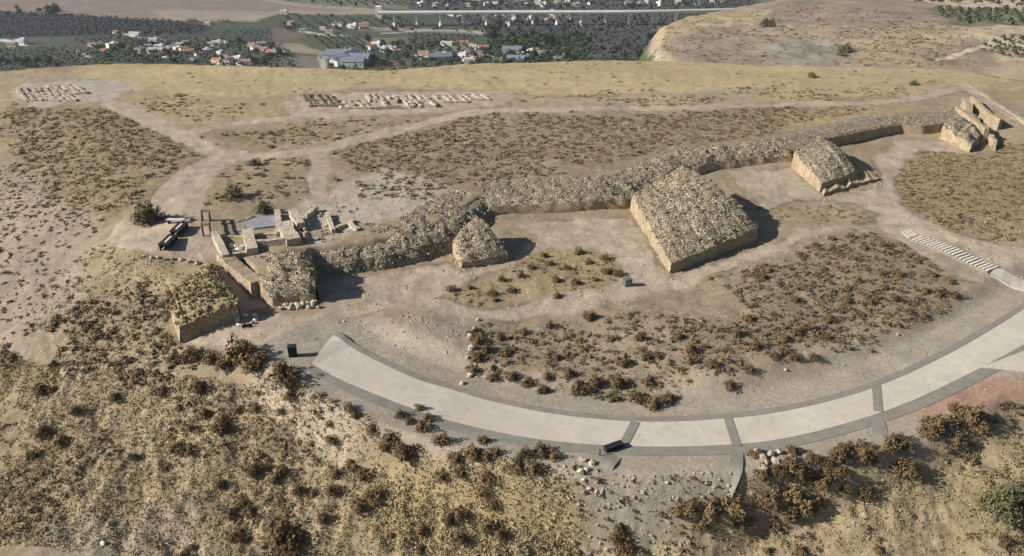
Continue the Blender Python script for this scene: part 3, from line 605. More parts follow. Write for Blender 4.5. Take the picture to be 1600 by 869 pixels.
def rampart(pxs, prof, label, rock=1.8, face=None, top=None, nface=2, rs_=(.12,.42), jag=1.0):
    """curtain wall lofted along its base line; prof = [(distance behind the base line, height)...]"""
    a = np.array([P(x,y,0)[:2] for x,y in pxs]); L = np.r_[0,np.cumsum(np.linalg.norm(np.diff(a,axis=0),axis=1))]; n = int(L[-1]/.4)+2; s = np.linspace(0,L[-1],n)
    c = np.stack([np.interp(s,L,a[:,j]) for j in (0,1)],-1); d = np.gradient(c,axis=0); d /= np.linalg.norm(d,axis=1)[:,None]
    for _ in range(6): d[1:-1] = (d[:-2]+d[1:-1]*2+d[2:])/4
    nr = np.stack([-d[:,1],d[:,0]],-1); org = np.array([*c[n//2], 0.]); org[2] = float(H0(org[0],org[1]))
    root = empty('rampart_wall', org, label=label, cat='wall')
    pf = np.array(prof,float); k = np.concatenate([np.linspace(i,i+1,max(2,int(np.linalg.norm(pf[i+1]-pf[i])/.4)+1))[:-1] for i in range(len(pf)-1)]+[[len(pf)-1]]); pd = np.interp(k,range(len(pf)),pf[:,0]); pz = np.interp(k,range(len(pf)),pf[:,1])
    G_ = np.zeros((len(k),n,3)); G_[...,:2] = c[None]+nr[None]*pd[:,None,None]; G_[...,2] = pz[:,None]
    en = np.clip(np.arange(len(k))/2,0,1)[:,None]*np.clip((len(k)-1-np.arange(len(k)))/2,0,1)[:,None]
    G_[...,2] += en*jag*(.55*fbm(G_[...,0],G_[...,1],3.4,4,21)+.40*fbm(G_[...,0],G_[...,1],.9,3,22)); dn = .35*jag*fbm(s[None]*1.0+0*G_[...,2], G_[...,2]*1.5, 1.4, 3, 24)
    G_[...,:2] += (dn*en)[...,None]*nr[None]; G_[0,:,2] = pf[0,1]-.8
    nf = int((k <= nface).sum()); V = G_[:nf].reshape(-1,3); mesh('stone_face', V-org, grid_faces(nf,n), face or M['face'], root)
    V = G_[nf-1:].reshape(-1,3); f = grid_faces(len(k)-nf+1,n); tf = np.concatenate([f[:,[0,1,2]],f[:,[0,2,3]]])
    nk = int(L[-1]*pf[-1,0]*rock); q = rng.integers(0,len(V),nk); pts = V[q]+rng.uniform(-.3,.3,(nk,3))*[1,1,.1]; a_, b_ = rocks(pts, rng.uniform(*rs_,nk))
    mesh('rubble_core', np.vstack([V,a_])-org, np.vstack([tf,b_+len(V)]), top or M['rubble'], root); return root
rampart([(432,424),(478,441),(520,440),(600,428),(660,414),(715,398),(750,370),(785,343)], [(0,0),(.5,.9),(1.1,1.9),(2.4,2.6),(5,3.1),(8.5,3.2),(10.5,2.0)], 'long rubble rampart between the ramp bastion and the triangular bastion', rock=2.2, jag=.65, face=M['rubble'], nface=1)
rampart([(765,349),(790,346),(900,340),(1000,331),(1040,312)], [(0,0.3),(.15,1.3),(.35,2.1),(1.6,2.6),(3.6,3.25),(7,3.6),(9.5,2.2)], 'low rampart left of the largest bastion with a tan face', rock=1.4, face=M['earthface'], nface=2, jag=.6)
rampart([(985,335),(1040,310),(1085,287),(1120,277),(1180,271),(1250,263)], [(0,0),(.3,1.2),(.8,2.2),(1.8,2.9),(4.5,3.35),(6.5,3.3),(8.5,2.0)], 'rampart between the largest bastion and the stepped bastion', rock=1.6, face=M['earthface'], nface=2, jag=.8)
rampart([(1240,264),(1292,240),(1340,230),(1406,217)], [(0,0),(.12,1.4),(.25,2.7),(.8,2.95),(4,3.3),(6,3.25),(8,2.0)], 'straight smooth faced rampart right of the stepped bastion', rock=.9, face=M['earthface'], nface=2, jag=.3, rs_=(.15,.4))
rampart([(1403,217.5),(1440,219),(1482,214),(1530,208)], [(0,0),(.15,1.2),(.3,2.6),(1.2,3.0),(4,3.4),(6.5,3.3),(8.5,2.0)], 'short tan rampart joining the square bastion at the right end', rock=.9, face=M['earthface'], nface=2, jag=.3, rs_=(.15,.4))
# stones at the foot of the small gate bastion
def boulders(name, pxs, size, m, label, cat, group=None):
    for k,(a,b) in enumerate(pxs):
        p = G(a,b)[0]; s = size*random.uniform(.8,1.25); V, f = rocks(np.zeros((1,3)), [s], .8); o = mesh(name, V, f, m); o.location = (p[0],p[1],p[2]+s*.2); tag(o, label, cat, group)
boulders('stone_block', [(440+i*7.2+random.uniform(-2,2), 486-i*.9+random.uniform(-4,3)) for i in range(9)]+[(446+i*9, 479-i) for i in range(6)], .75, M['pale'], 'pale block in the stepped footing of the ramp bastion', 'stone', 'pale blocks at the foot of the ramp bastion')
# gate wall and building ruin
wallrun('gate_wall', [(352,399,3.6),(372,415,3.2),(396,434,2.6),(402,440,2.5)], None, 'bright cream wall along the right side of the red ramp', w=1.5, face=M['face'])
wallrun('building_wall', [(335,362,4.0),(344,380,3.9),(353,399,3.8)], None, 'bright left wall of the ruined gate building', w=.8)
wallrun('building_wall', [(386,356,4.1),(390,372,4.1),(394,388,4.0)], None, 'thick pale cross wall in the middle of the ruined gate building', w=1.2)
wallrun('building_wall', [(396,376,4.0),(430,374,4.0),(464,371,4.0)], None, 'long pale front wall of the ruined gate building with a shaded face', w=.6)
wallrun('building_wall', [(443,346,4.1),(450,360,4.1),(459,373,4.1)], None, 'broad pale wall closing the ruined gate building on the right', w=1.7)
wallrun('building_wall', [(433,327,4.1),(435,345,4.1),(436,362,3.9)], None, 'narrow pale wall behind the slate floor of the ruined gate building', w=.7)
wallrun('building_wall', [(457,327,4.5),(464,340,4.4),(470,349,4.1)], None, 'tall tapering wall stub behind the ruined gate building', w=1.0)
wallrun('building_wall', [(346,369,3.5),(366,369,3.4),(385,368,3.5)], None, 'low inner wall on the left of the ruined gate building', w=.5)
wallrun('building_wall', [(402,366,3.4),(418,365,3.4),(432,364,3.4)], None, 'low inner wall behind the long front wall of the ruined gate building', w=.5)
wallrun('building_wall', [(340,396,3.6),(352,398,3.6),(385,392,3.6)], None, 'low threshold wall at the front left of the ruined gate building', w=.5)
wallrun('building_wall', [(345,350,3.6),(372,346,3.5),(398,337,3.6)], None, 'low dark kerb wall behind the left room of the ruined gate building', w=.5, face=M['rubble'])
wallrun('ruined_wall', [(511,331,3.6),(516,345,3.7),(521,359,3.6)], None, 'thin low wall stub standing right of the ruined gate building', w=.5)
wallrun('ruined_wall', [(546,345,3.5),(551,352,3.5),(560,358,3.4)], None, 'low wall stub in front of the pale stony ground, farthest right of the gate ruins', w=.6)
wallrun('ruined_wall', [(524,355,3.5),(536,350,3.4),(552,343,3.4)], None, 'crumbled low cross wall right of the gate ruins', w=.6)
wallrun('ruined_wall', [(479,334,3.7),(487,328,3.8),(492,322,3.7)], None, 'short low wall behind the tapering wall stub', w=.6)
def slab(name, pxs, z, m, **k):
    q = np.array([P(a,b,z) for a,b in pxs]); n = len(q); V = np.vstack([q, q-[0,0,.6]]); f = [list(range(n))[::-1]]+[[i,(i+1)%n,n+(i+1)%n,n+i] for i in range(n)]; return tag(mesh(name, V, f, m), **k)
slab('slate_floor', [(382,348),(398,339),(431,337),(432,352),(396,357)], 3.5, M['slate'], label='blue grey slate floor of the back room in the ruined gate building', cat='floor')
slab('slate_floor', [(336,352),(378,350),(384,360),(340,362)], 3.42, M['slate'], label='grey floor of the left room in the ruined gate building', cat='floor')
boulders('white_block', [(362,386),(369,388),(374,392),(366,393),(380,388)], .8, M['whitest'], 'white block piled in the front left room of the gate ruin', 'stone', 'white blocks in the front room of the gate ruin')
boulders('stone_block', [(468+random.uniform(-9,14), 352+random.uniform(-6,22)) for i in range(12)], .7, M['pale'], 'loose pale block in the tumble right of the gate building', 'stone', 'tumbled blocks right of the gate building')
boulders('stone_block', [(500+random.uniform(-20,60), 345+random.uniform(-24,14)) for i in range(26)], .55, M['pale'], 'small pale stone lying on the stony ground behind the long rampart', 'stone', 'pale stones on the stony ground behind the rampart')
p = P(479,378,3.0); t = empty('column_stump', (p[0],p[1],2.8), label='pale column stump right of the broad building wall', cat='column'); MB().box((0,0,.15),(.9,.9,.5),.2).build('base', M['pale'], t); MB().tube((0,0,.4),(0,0,1.5),.34,.28,12).build('shaft', M['pale'], t)
# walls around the right-end bastion
wallrun('ruined_wall', [(1497,167,4.2),(1520,184,3.9),(1543,201,3.4)], None, 'long narrow wall right of the square end bastion', w=.8, face=M['face'])
wallrun('ruined_wall', [(1528,160,4.4),(1545,174,4.2),(1565,186,3.4)], None, 'outer pale wall beside the track at the right end', w=.7, face=M['face'])
wallrun('ruined_wall', [(1538,192,3.0),(1545,205,2.6),(1552,213,2.3)], None, 'short sloping wall stub in front of the right end ruins', w=.6, face=M['face'])
wallrun('ruined_wall', [(1548,212,2.2),(1556,219,2.0),(1554,228,1.6)], None, 'curved low wall at the foot of the right end ruins', w=.5, face=M['face'])
wallrun('ruined_wall', [(1508,155,4.6),(1513,161,4.4),(1516,168,4.2)], None, 'thick wall stub at the top of the right end ruins', w=1.0, face=M['face'])
wallrun('ruined_wall', [(1519,150,4.3),(1526,157,4.3),(1533,166,4.2)], None, 'back wall stub between the track and the right end ruins', w=.6, face=M['face'])
wallrun('track_wall', [(1512,130,3.0),(1540,149,2.9),(1580,175,2.7),(1610,193,2.5)], None, 'long low pale wall edging the track at the upper right', w=.5, face=M['face'])
# excavated foundations on the plateau
def foundation(cx, cy, wpx, hpx, label, group, rows=2, cols=3, z=3.0, hh=.55, slant=14, m=None):
    hh *= .62
    org = P(cx,cy,z); org[2] = float(H0(org[0],org[1])); root = empty('excavated_house', org, label=label, cat='ruin', group=group); m = m or M['lowstone']
    def w(a, b):
        A = P(cx+a[0]*wpx/2+a[1]*slant/2, cy+a[1]*hpx/2, z+hh); B = P(cx+b[0]*wpx/2+b[1]*slant/2, cy+b[1]*hpx/2, z+hh); d = B-A; L = np.linalg.norm(d[:2])
        n = max(2,int(L/1.0)); mb = MB(); an = math.atan2(d[1],d[0])
        for i in range(n):
            low = .55 if random.random() < .12 else 1.0
            c = A+d*(i+.5)/n-org; g = float(H0(*(A+d*(i+.5)/n)[:2]))-org[2]; h = random.uniform(.85,1.12)*hh*low
            mb.box((c[0]+random.uniform(-.06,.06),c[1]+random.uniform(-.06,.06),g+h/2-.1),(L/n*1.12,random.uniform(.5,.62),h+.2),an+random.uniform(-.03,.03),.95,.03)
        if mb.v: mb.build('low_wall', m, root)
    for i in range(rows+1):
        v = -1+2*i/rows; w((-1,v+random.uniform(-.15,.15)),(1,v+random.uniform(-.15,.15)))
    for j in range(cols+1):
        u = -1+2*j/cols+random.uniform(-.12,.12); w((u,-1),(u,1 if random.random()<.8 else 0))
    return root
foundation(62,147,56,18,'largest grid of excavated foundations at the left end of the far left pad','',3,5,hh=.7); foundation(104,140,42,14,'excavated foundations at the right of the far left pad','',2,4,hh=.7,slant=20)
foundation(92,153,40,10,'low excavated walls along the front edge of the far left pad','',2,4,hh=.6)
foundation(500,158,46,16,'grey green excavated foundations at the left of the middle pad','',2,4,hh=.8,m=M['rubble']); foundation(552,164,44,12,'thin excavated walls left of centre on the middle pad','',2,4,hh=.6)
foundation(600,158,40,18,'tall walled excavated rooms in the middle of the long pad','',2,4,hh=1.2); foundation(650,158,42,16,'excavated rooms right of centre on the long pad','',2,4,hh=1.1,slant=22)
foundation(705,156,36,11,'faint excavated walls toward the right end of the long pad','',1,3,hh=.5); foundation(745,153,26,8,'smallest excavated foundation near the pointed right end of the long pad','',1,2,hh=.4)
for o in [o for o in COL.objects if o.get('group')=='' ]: del o['group']
# ------------------------------------------------------------------ site furniture
def at(px, py): return G(px,py)[0]
# litter bin
p = at(458,556); t = empty('litter_bin', p, .2, label='black litter bin on the bare ground left of the road start', cat='bin')
MB().box((0,0,.52),(.78,.62,1.0),0,1.04).build('body', M['black'], t); MB().box((0,0,1.09),(.86,.70,.08)).build('lid', M['black'], t); MB().box((0,-.325,.86),(.5,.02,.14)).build('slot', M['glass'], t)
for s in (-1,1): MB().box((s*.25,0,.0),(.09,.4,.12)).build('foot', M['timber'], t)
# culvert box below the road
p = at(958,702); t = empty('culvert_box', p, math.radians(28), label='black culvert box at the outer edge of the road', cat='drain box')
MB().box((0,0,.2),(1.7,.5,.5),0,.97).build('body', M['black'], t); MB().box((0,0,.475),(1.8,.58,.05)).build('lid', M['black'], t)
t2 = empty('marker_post', at(937,712), label='short dark post between the culvert box and the stones', cat='post'); MB().tube((0,0,-.1),(0,0,.6),.06,.06,8).build('post', M['timber'], t2); MB().tube((0,0,.6),(0,0,.66),.09,.05,8).build('cap', M['black'], t2)
p = at(980,447); t = empty('utility_box', p, .5, label='blue grey utility box beside the dirt track in front of the wall', cat='utility box')
MB().box((0,0,.35),(.95,.6,.8),0,.96).build('cabinet', M['bluebox'], t); MB().box((0,0,.78),(1.05,.7,.07)).build('lid', M['bluebox'], t); MB().box((0,-.305,.35),(.7,.02,.55)).build('door', M['slate'], t)
# stair of pale treads on the right
A = P(1432,371,0); B = P(1552,423,-.7); d = B-A; L = np.linalg.norm(d[:2]); an = math.atan2(d[1],d[0]); t = empty('stairway', (A[0],A[1],float(H0(A[0],A[1]))), an, label='long shallow stairway of white treads beside the right hand track', cat='steps')
gz = t.location[2]
for i in range(21):
    q = A+d*(i+.5)/21; z = float(H0(q[0],q[1]))-gz; MB().box((L*(i+.5)/21,0,z+.06),(L/21*.55,2.3,.3),0,1,.015).build('tread', M['tread'], t)
for s in (-1,1):
    mb = MB()
    for i in range(21): q = A+d*(i+.5)/21; z = float(H0(q[0],q[1]))-gz; mb.box((L*(i+.5)/21,s*1.27,z+.02),(L/21,.16,.3))
    mb.build('side_kerb', M['kerb'], t)
q0 = [P(1408,360,.0),P(1424,357,.0),P(1434,366,0),P(1420,371,0)]
def sheet(name, pts, m, dz, **k):
    V = np.array(pts,float); n = 10; u = np.linspace(0,1,n)[None,:,None]; v = np.linspace(0,1,n)[:,None,None]
    S = (1-u)*(1-v)*V[0]+u*(1-v)*V[1]+u*v*V[2]+(1-u)*v*V[3]; S[...,2] = H0(S[...,0],S[...,1])+dz; B_ = S.copy(); B_[...,2] -= .3
    f = grid_faces(n,n); ring = list(range(n))+[n*i+n-1 for i in range(1,n)]+[n*(n-1)+i for i in range(n-2,-1,-1)]+[n*i for i in range(n-2,0,-1)]
    V2 = np.vstack([S.reshape(-1,3),B_.reshape(-1,3)]); fs = [list(q) for q in f]+[[ring[i],ring[(i+1)%len(ring)],n*n+ring[(i+1)%len(ring)],n*n+ring[i]] for i in range(len(ring))]
    return tag(mesh(name, V2, fs, m), **k)
sheet('landing_slab', q0, M['road'], .08, label='small pale landing slab at the top of the white stairway', cat='slab')
sheet('side_road', [P(1532,575,-1.8),P(1600,583,-1.9),P(1680,583,-1.9),P(1640,535,-1.7)], M['road'], .09, kind='structure')
sheet('footpath', [P(1548,432,-.8),P(1552,420,-.8),P(1700,462,-1.2),P(1700,482,-1.2)], M['road'], .06, kind='structure')
# timber viewing structure and gate frame
a = P(257,395,3.0); b = P(290,362,3.0); d = b-a; L = np.linalg.norm(d[:2]); an = math.atan2(d[1],d[0])
def lectern(f0, f1, label):
    q = a+d*f0; q[2] = float(H0(q[0],q[1])); t = empty('information_lectern', q, an, label=label, cat='information board'); l = L*(f1-f0)
    for x in (.15, l-.15):
        for y in (-.45,.45): MB().box((x,y,.3),(.16,.16,.9)).build('post', M['timber'], t)
    MB().box((l/2,-.45,.45),(l,.06,.62)).build('rail', M['black'], t); MB().box((l/2,.45,.45),(l,.06,.62)).build('rail', M['black'], t)
    MB().box((l/2,0,.82),(l*1.02,1.2,.08)).build('table_top', M['black'], t); MB().box((l/2,0,.875),(l*.6,.26,.03)).build('panel', M['panel'], t)
lectern(0,.47,'front dark timber stand with a white panel, left of the gate ruin'); lectern(.53,1.0,'rear dark timber stand with a white panel, left of the gate ruin')
q = P(277,356,3.0); q[2] = float(H0(q[0],q[1])); t = empty('bench', q, -.03, label='pale bench behind the dark timber stands', cat='bench'); MB().box((0,0,.5),(2.2,.55,.1)).build('seat', M['panel'], t)
for s in (-1,1): MB().box((s*.9,0,.2),(.15,.5,.5)).build('leg', M['timber'], t)
A = P(319,374,3); B = P(331,374,3); C_ = P(318,352,3); D = P(330,352,3); org = np.array([A[0],A[1],float(H0(A[0],A[1]))]); t = empty('timber_gate_frame', org, label='open brown timber frame at the left of the gate ruin', cat='frame')
for q in (A,B,C_,D): c = q-org; MB().tube((c[0],c[1],-.2),(c[0],c[1],1.5),.16,.14,8).build('post', M['brown'], t)
for u, v in ((A,B),(C_,D),(A,C_),(B,D)): u = u-org; v = v-org; MB().tube((u[0],u[1],1.5),(v[0],v[1],1.5),.13,.13,8).build('beam', M['brown'], t)
# ring of painted stones at the ramp foot
c0 = P(386,503,.05)
for i in range(12):
    if i == 3: continue
    th = 2*math.pi*i/12; x = c0[0]+.95*math.cos(th); y = c0[1]+1.3*math.sin(th); V, f = rocks(np.zeros((1,3)), [.5], .9); o = mesh('ring_stone', V, f, M['redpave'] if i%2 else M['whitest']); o.location = (x,y,float(H0(x,y))+.12)
    tag(o, ('reddish' if i%2 else 'white')+' stone in the small ring at the foot of the red ramp', 'stone', ('reddish' if i%2 else 'white')+' stones of the ring at the ramp foot')
p = at(386,512); t = empty('sign_stand', p, .35, label='low dark sign lying beside the ring of stones', cat='sign'); MB().box((0,0,.25),(1.0,.08,.35)).build('board', M['black'], t); MB().tube((-.3,0,-.1),(-.3,0,.2),.04,.04,6).build('leg', M['timber'], t); MB().tube((.3,0,-.1),(.3,0,.2),.04,.04,6).build('leg', M['timber'], t)
boulders('boulder', [(162,851)], .5, M['whitest'], 'single bright white boulder near the bottom left', 'boulder')
boulders('boulder', [(1190,716),(1198,724),(1193,733),(1204,712),(1210,722),(1183,708),(1216,708)], .8, M['rock'], 'pale broken boulder in the heap just below the road', 'boulder', 'heap of pale boulders below the road')
boulders('boulder', [(910,720),(917,735),(912,750),(920,762),(925,725),(907,738)], .55, M['pale'], 'grey rock in the row left of the dusty chute', 'boulder', 'row of rocks left of the dusty chute')
boulders('boulder', [(747,500),(741,515),(735,527),(738,545),(730,560),(728,575),(733,588),(722,600)], .6, M['pale'], 'pale rock in the line running down to the road through the scrub edge', 'boulder', 'line of pale rocks running down to the road')
boulders('boulder', [(225,402),(237,404),(247,403),(258,405),(270,404),(283,405),(296,408),(308,410),(316,415)], .55, M['pale'], 'pale rock edging the pad above the grass topped bastion', 'boulder', 'pale rocks edging the pad above the grass topped bastion')
# ------------------------------------------------------------------ vegetation
def excl(x, y):                 # 1 where nothing may grow
    m = path_mask(x,y); m = np.maximum(m, 1-sstep(4.7,5.2,segdist(x,y,rc[:,:2]))); d = wallsd(x,y)
    m = np.maximum(m, ((d>-1.0)&(d<9)&(x>-33)&(x<95)).astype(float)*1.0)
    for q in EXPOLY: m = np.maximum(m, (polysd(x,y,q) > -.6).astype(float))
    m = np.maximum(m, (segdist(x,y,RAMP[:,:2])<3.2).astype(float)); return m
EXPOLY = [wpoly(q) for q in ([(985,310),(1050,430),(1195,370),(1110,255)],[(700,372),(720,422),(815,392),(745,340)],[(1240,235),(1290,312),(1378,287),(1290,215)],[(1470,190),(1518,240),(1570,225),(1570,180),(1510,150)],
   [(330,330),(350,405),(470,440),(500,400),(600,360),(560,320),(440,315)],[(395,440),(425,490),(510,480),(480,430)],[(1410,355),(1600,430),(1600,450),(1420,375)],[(250,350),(250,400),(300,400),(300,350)],[(1365,640),(1385,640),(1390,710),(1370,710)],[(1125,700),(1160,700),(1155,780),(1125,780)])]
LEN = [0]
def protoset(name, n, rx, rz, leaf, m, k=6, hollow=.35):
    out = []
    for i in range(k): V, f = clump(n, rx, rz, leaf, 31*i+len(name), hollow); me = mesh(name, V, f, m); out.append(me.data); bpy.data.objects.remove(me)
    return out
BUSH = protoset('bush', 900, .5, .60, .055, M['shrub'])
GREENB = protoset('bush', 1300, .5, .66, .045, M['green'])
def put(name, me, p, s, label, cat, group=None, sz=1.0):
    o = bpy.data.objects.new(name, me); COL.objects.link(o); o.location = (float(p[0]),float(p[1]),float(p[2])-.06); o.rotation_euler = (random.uniform(-.08,.08),random.uniform(-.08,.08),random.uniform(0,6.28)); o.scale = (s,s*random.uniform(.85,1.1),s*sz)
    return tag(o, label, cat, group)
def bushes(pxs, name, mes, label, group):
    a = np.array(pxs,float); p = G(a[:,0],a[:,1])
    for i in range(len(a)):
        sc = a[i,2]/(F/np.linalg.norm(p[i]-[0,0,CZ])); put(name, random.choice(mes), p[i], sc*1.05, label, 'bush', group, random.uniform(.75,1.05))
# conspicuous dark bushes, photo position and width
bushes([(64,612,20),(83,610,14),(118,645,16),(178,624,18),(68,676,22),(95,686,20),(50,712,18),(308,609,24),(253,612,20),(220,588,14),(280,635,12),(348,674,30),(322,650,16),(300,672,14),(275,700,26),(294,702,22),(260,725,16),(207,710,12),(342,755,18),(378,782,22),(398,736,30),(400,640,12),(375,640,14),(440,645,14),(360,800,20),(390,800,22),(505,812,18),(465,770,16),(490,770,16),(440,740,22),(430,752,18),(520,770,20),(300,850,12),(52,798,10),(440,832,40),(450,850,44),(370,835,22),(285,865,22),(550,725,22),(525,740,18)],
 'bush', BUSH, 'dark dry bush on the grassy slope at the lower left', 'dark bushes on the lower left slope')
bushes([(375,560,48),(350,572,30),(395,575,34),(450,598,40),(440,580,26),(330,565,24),(410,560,20),(455,620,22),(300,560,26),(275,565,20)], 'bush', BUSH, 'brown bush in the clump in front of the bare gate forecourt', 'brown bushes in front of the forecourt')
bushes([(610,690,30),(635,712,38),(600,700,22),(580,672,18),(520,685,22),(515,660,14),(545,640,18),(556,650,16),(570,740,28),(585,775,30),(560,790,26),(660,670,22),(690,690,24),(670,655,20),(640,660,18),(655,640,16),(625,650,16)], 'bush', BUSH, 'dark bush on the bare bank below the left part of the road', 'dark bushes below the left part of the road')
bushes([(740,712,26),(760,716,22),(712,718,24),(820,712,26),(845,708,28),(865,714,22),(808,732,24),(835,735,28),(775,708,18),(720,740,22),(760,750,26),(755,770,24),(700,812,20),(720,800,24),(770,790,22),(780,830,24),(765,820,22),(720,838,18),(610,832,14),(660,822,18),(655,853,16),(970,840,34),(975,856,30),(968,822,22),(755,690,18),(690,745,20)], 'bush', BUSH, 'dark bush among the yellow grass below the middle of the road', 'dark bushes below the middle of the road')
bushes([(1075,795,34),(1110,800,42),(1145,795,36),(1160,815,30),(1095,820,28),(1202,775,30),(1195,780,24),(1240,770,34),(1262,795,36),(1235,800,30),(1300,740,34),(1280,755,30),(1310,715,28),(1350,710,30),(1325,705,24),(1413,738,34),(1350,780,26),(1320,768,20),(1390,700,24),(1396,690,20),(1408,690,22),(1450,678,24),(1460,665,28),(1515,655,30),(1525,668,24),(1495,692,20),(1490,640,16),(1235,728,26),(1250,740,28),(1215,740,24),(1190,745,24),(1270,720,22),(1200,860,14),(1250,861,20),(1372,862,14),(1570,850,18),(1240,707,20),(1180,712,18),(1060,800,24),(1420,700,18)],
 'bush', BUSH, 'dark bush on the bank below the right part of the road', 'dark bushes below the right part of the road')
bushes([(922,497,20),(859,510,16),(818,520,16),(782,528,16),(790,552,16),(745,535,18),(760,548,18),(800,590,22),(745,560,24),(740,580,18),(770,592,20),(890,585,20),(905,610,26),(930,600,24),(965,600,26),(975,570,20),(1010,560,20),(995,625,24),(1020,635,26),(1045,625,22),(1012,600,18),(960,625,18),(1080,550,24),(1080,565,20),(1060,530,16),(1112,575,18),(1150,525,20),(1170,500,18),(1180,545,18),(1245,522,20),(1225,530,16),(1260,515,14),(1295,500,18),(1320,470,16),(1270,560,14),(1170,580,16),(1240,560,18),(1210,560,16),(1140,605,20),(825,600,20),(855,590,16),(870,560,16),(848,612,18),(1000,530,16),(955,530,14),(1240,470,16),(1290,530,16)],
 'bush', BUSH, 'round brown bush on the scrubby mound inside the road bend', 'brown bushes on the mound inside the road bend')
bushes([(705,455,16),(735,452,12),(785,438,14),(770,460,16),(800,455,14),(830,420,14),(850,400,12),(870,440,14),(885,420,14),(905,395,16),(920,410,14),(945,405,14),(950,428,16),(965,430,16),(900,445,14),(870,465,14),(930,440,12),(815,432,12),(860,412,12),(775,470,12)], 'bush', BUSH, 'small brown bush in the grassy pocket before the triangular bastion', 'brown bushes in the pocket between the bastions')
bushes([(1380,385,12),(1400,430,16),(1430,410,12),(1445,455,14),(1465,460,16),(1490,462,16),(1480,440,14),(1455,430,12),(1400,470,14),(1420,490,12),(1375,430,12),(1350,390,12),(1330,370,12),(1300,375,12),(1275,385,12),(1250,400,12),(1200,425,14),(1190,435,16),(1340,440,14),(1380,450,14),(1360,475,12)], 'bush', BUSH, 'small dark bush on the brow of the mound near the white stairway', 'small bushes on the brow near the stairway')
bushes([(232,346,42)], 'bush', GREENB, 'large round green bush by the track bend left of the gate ruin', None)
bushes([(397,257,17)], 'bush', GREENB, 'lone small dark green bush beside the fork of the tracks', None)
bushes([(412,333,26)], 'bush', GREENB, 'dark green bush behind the slate floored room', None)
bushes([(365,308,28)], 'bush', GREENB, 'olive green bush in the grass behind the gate ruin', None)
bushes([(300,345,7)], 'bush', GREENB, 'tiny dark bush at the tip of the large green bush shadow', None)
bushes([(1200,42,18),(1192,40,12)], 'bush', GREENB, 'green bush high on the dry hill', 'two green bushes high on the dry hill')
bushes([(1320,82,22),(1313,87,12)], 'bush', GREENB, 'green bush low on the dry hill', 'two green bushes low on the dry hill')
bushes([(1268,121,11),(1427,133,10)], 'bush', GREENB, 'faint olive bush in the yellow grass near the plateau edge', 'olive bushes near the plateau edge')
# leafy olive-like tree at the lower right
def tree(p, hgt, wid, label, group=None, n=2600, leaf=.13, m='green', seed=5, parts=True):
    root = empty('tree', p, random.uniform(0,6), label=label, cat='tree', group=group); mb = MB(); mb.tube((0,0,-.3),(.05,.03,hgt*.35),.16*wid/3,.11*wid/3,8)
    Vs = []; Fs = []; nn = 0; g = np.random.default_rng(seed)
    for i in range(9):
        a = i*2.4; rr = wid*.33*math.sqrt((i+.3)/9); q = (rr*math.cos(a), rr*math.sin(a), hgt*g.uniform(.28,.62)); mb.tube((0.05,.03,hgt*.3),q,.07*wid/3,.03,6)
        V, f = clump(n//9, wid*.24, hgt*.33, leaf, seed*10+i, .2); V = V+np.array(q)-[0,0,hgt*.12]; Vs.append(V); Fs.append(f+nn); nn += len(V)
    mb.build('trunk', M['bark'], root); mesh('crown', np.vstack(Vs), np.vstack(Fs), M[m], root); return root
tree(at(1556,812), 4.0, 4.0, 'bushy green tree at the lower right, the left one of two'); tree(at(1606,800), 4.4, 4.2, 'taller green tree cut by the right edge of the picture', seed=8)
# scrub and grass that nobody could count
def zone(poly, n):
    a = np.array(poly,float); x = rng.uniform(a[:,0].min(),a[:,0].max(),n*3); y = rng.uniform(a[:,1].min(),a[:,1].max(),n*3); s = polysd(x,y,a) > 0 if False else None
    ins = np.zeros(len(x),bool)
    for i in range(len(a)):
        p, q = a[i], a[(i+1)%len(a)]; ins ^= ((p[1]>y)!=(q[1]>y)) & (x < (q[0]-p[0])*(y-p[1])/(q[1]-p[1]+1e-12)+p[0])
    return x[ins][:n], y[ins][:n]
def worldzone(poly, n):
    w = wpoly(poly); g = 3.5*(np.hypot(*w.mean(0))/80); lo = w.min(0)-g; hi = w.max(0)+g; k = int(n*2.2); x = rng.uniform(lo[0],hi[0],k); y = rng.uniform(lo[1],hi[1],k); m = polysd(x+g*1.3*fbm(x,y,9,3,201),y+g*1.3*fbm(x,y,9,3,203),w) > 0; return x[m][:n], y[m][:n]
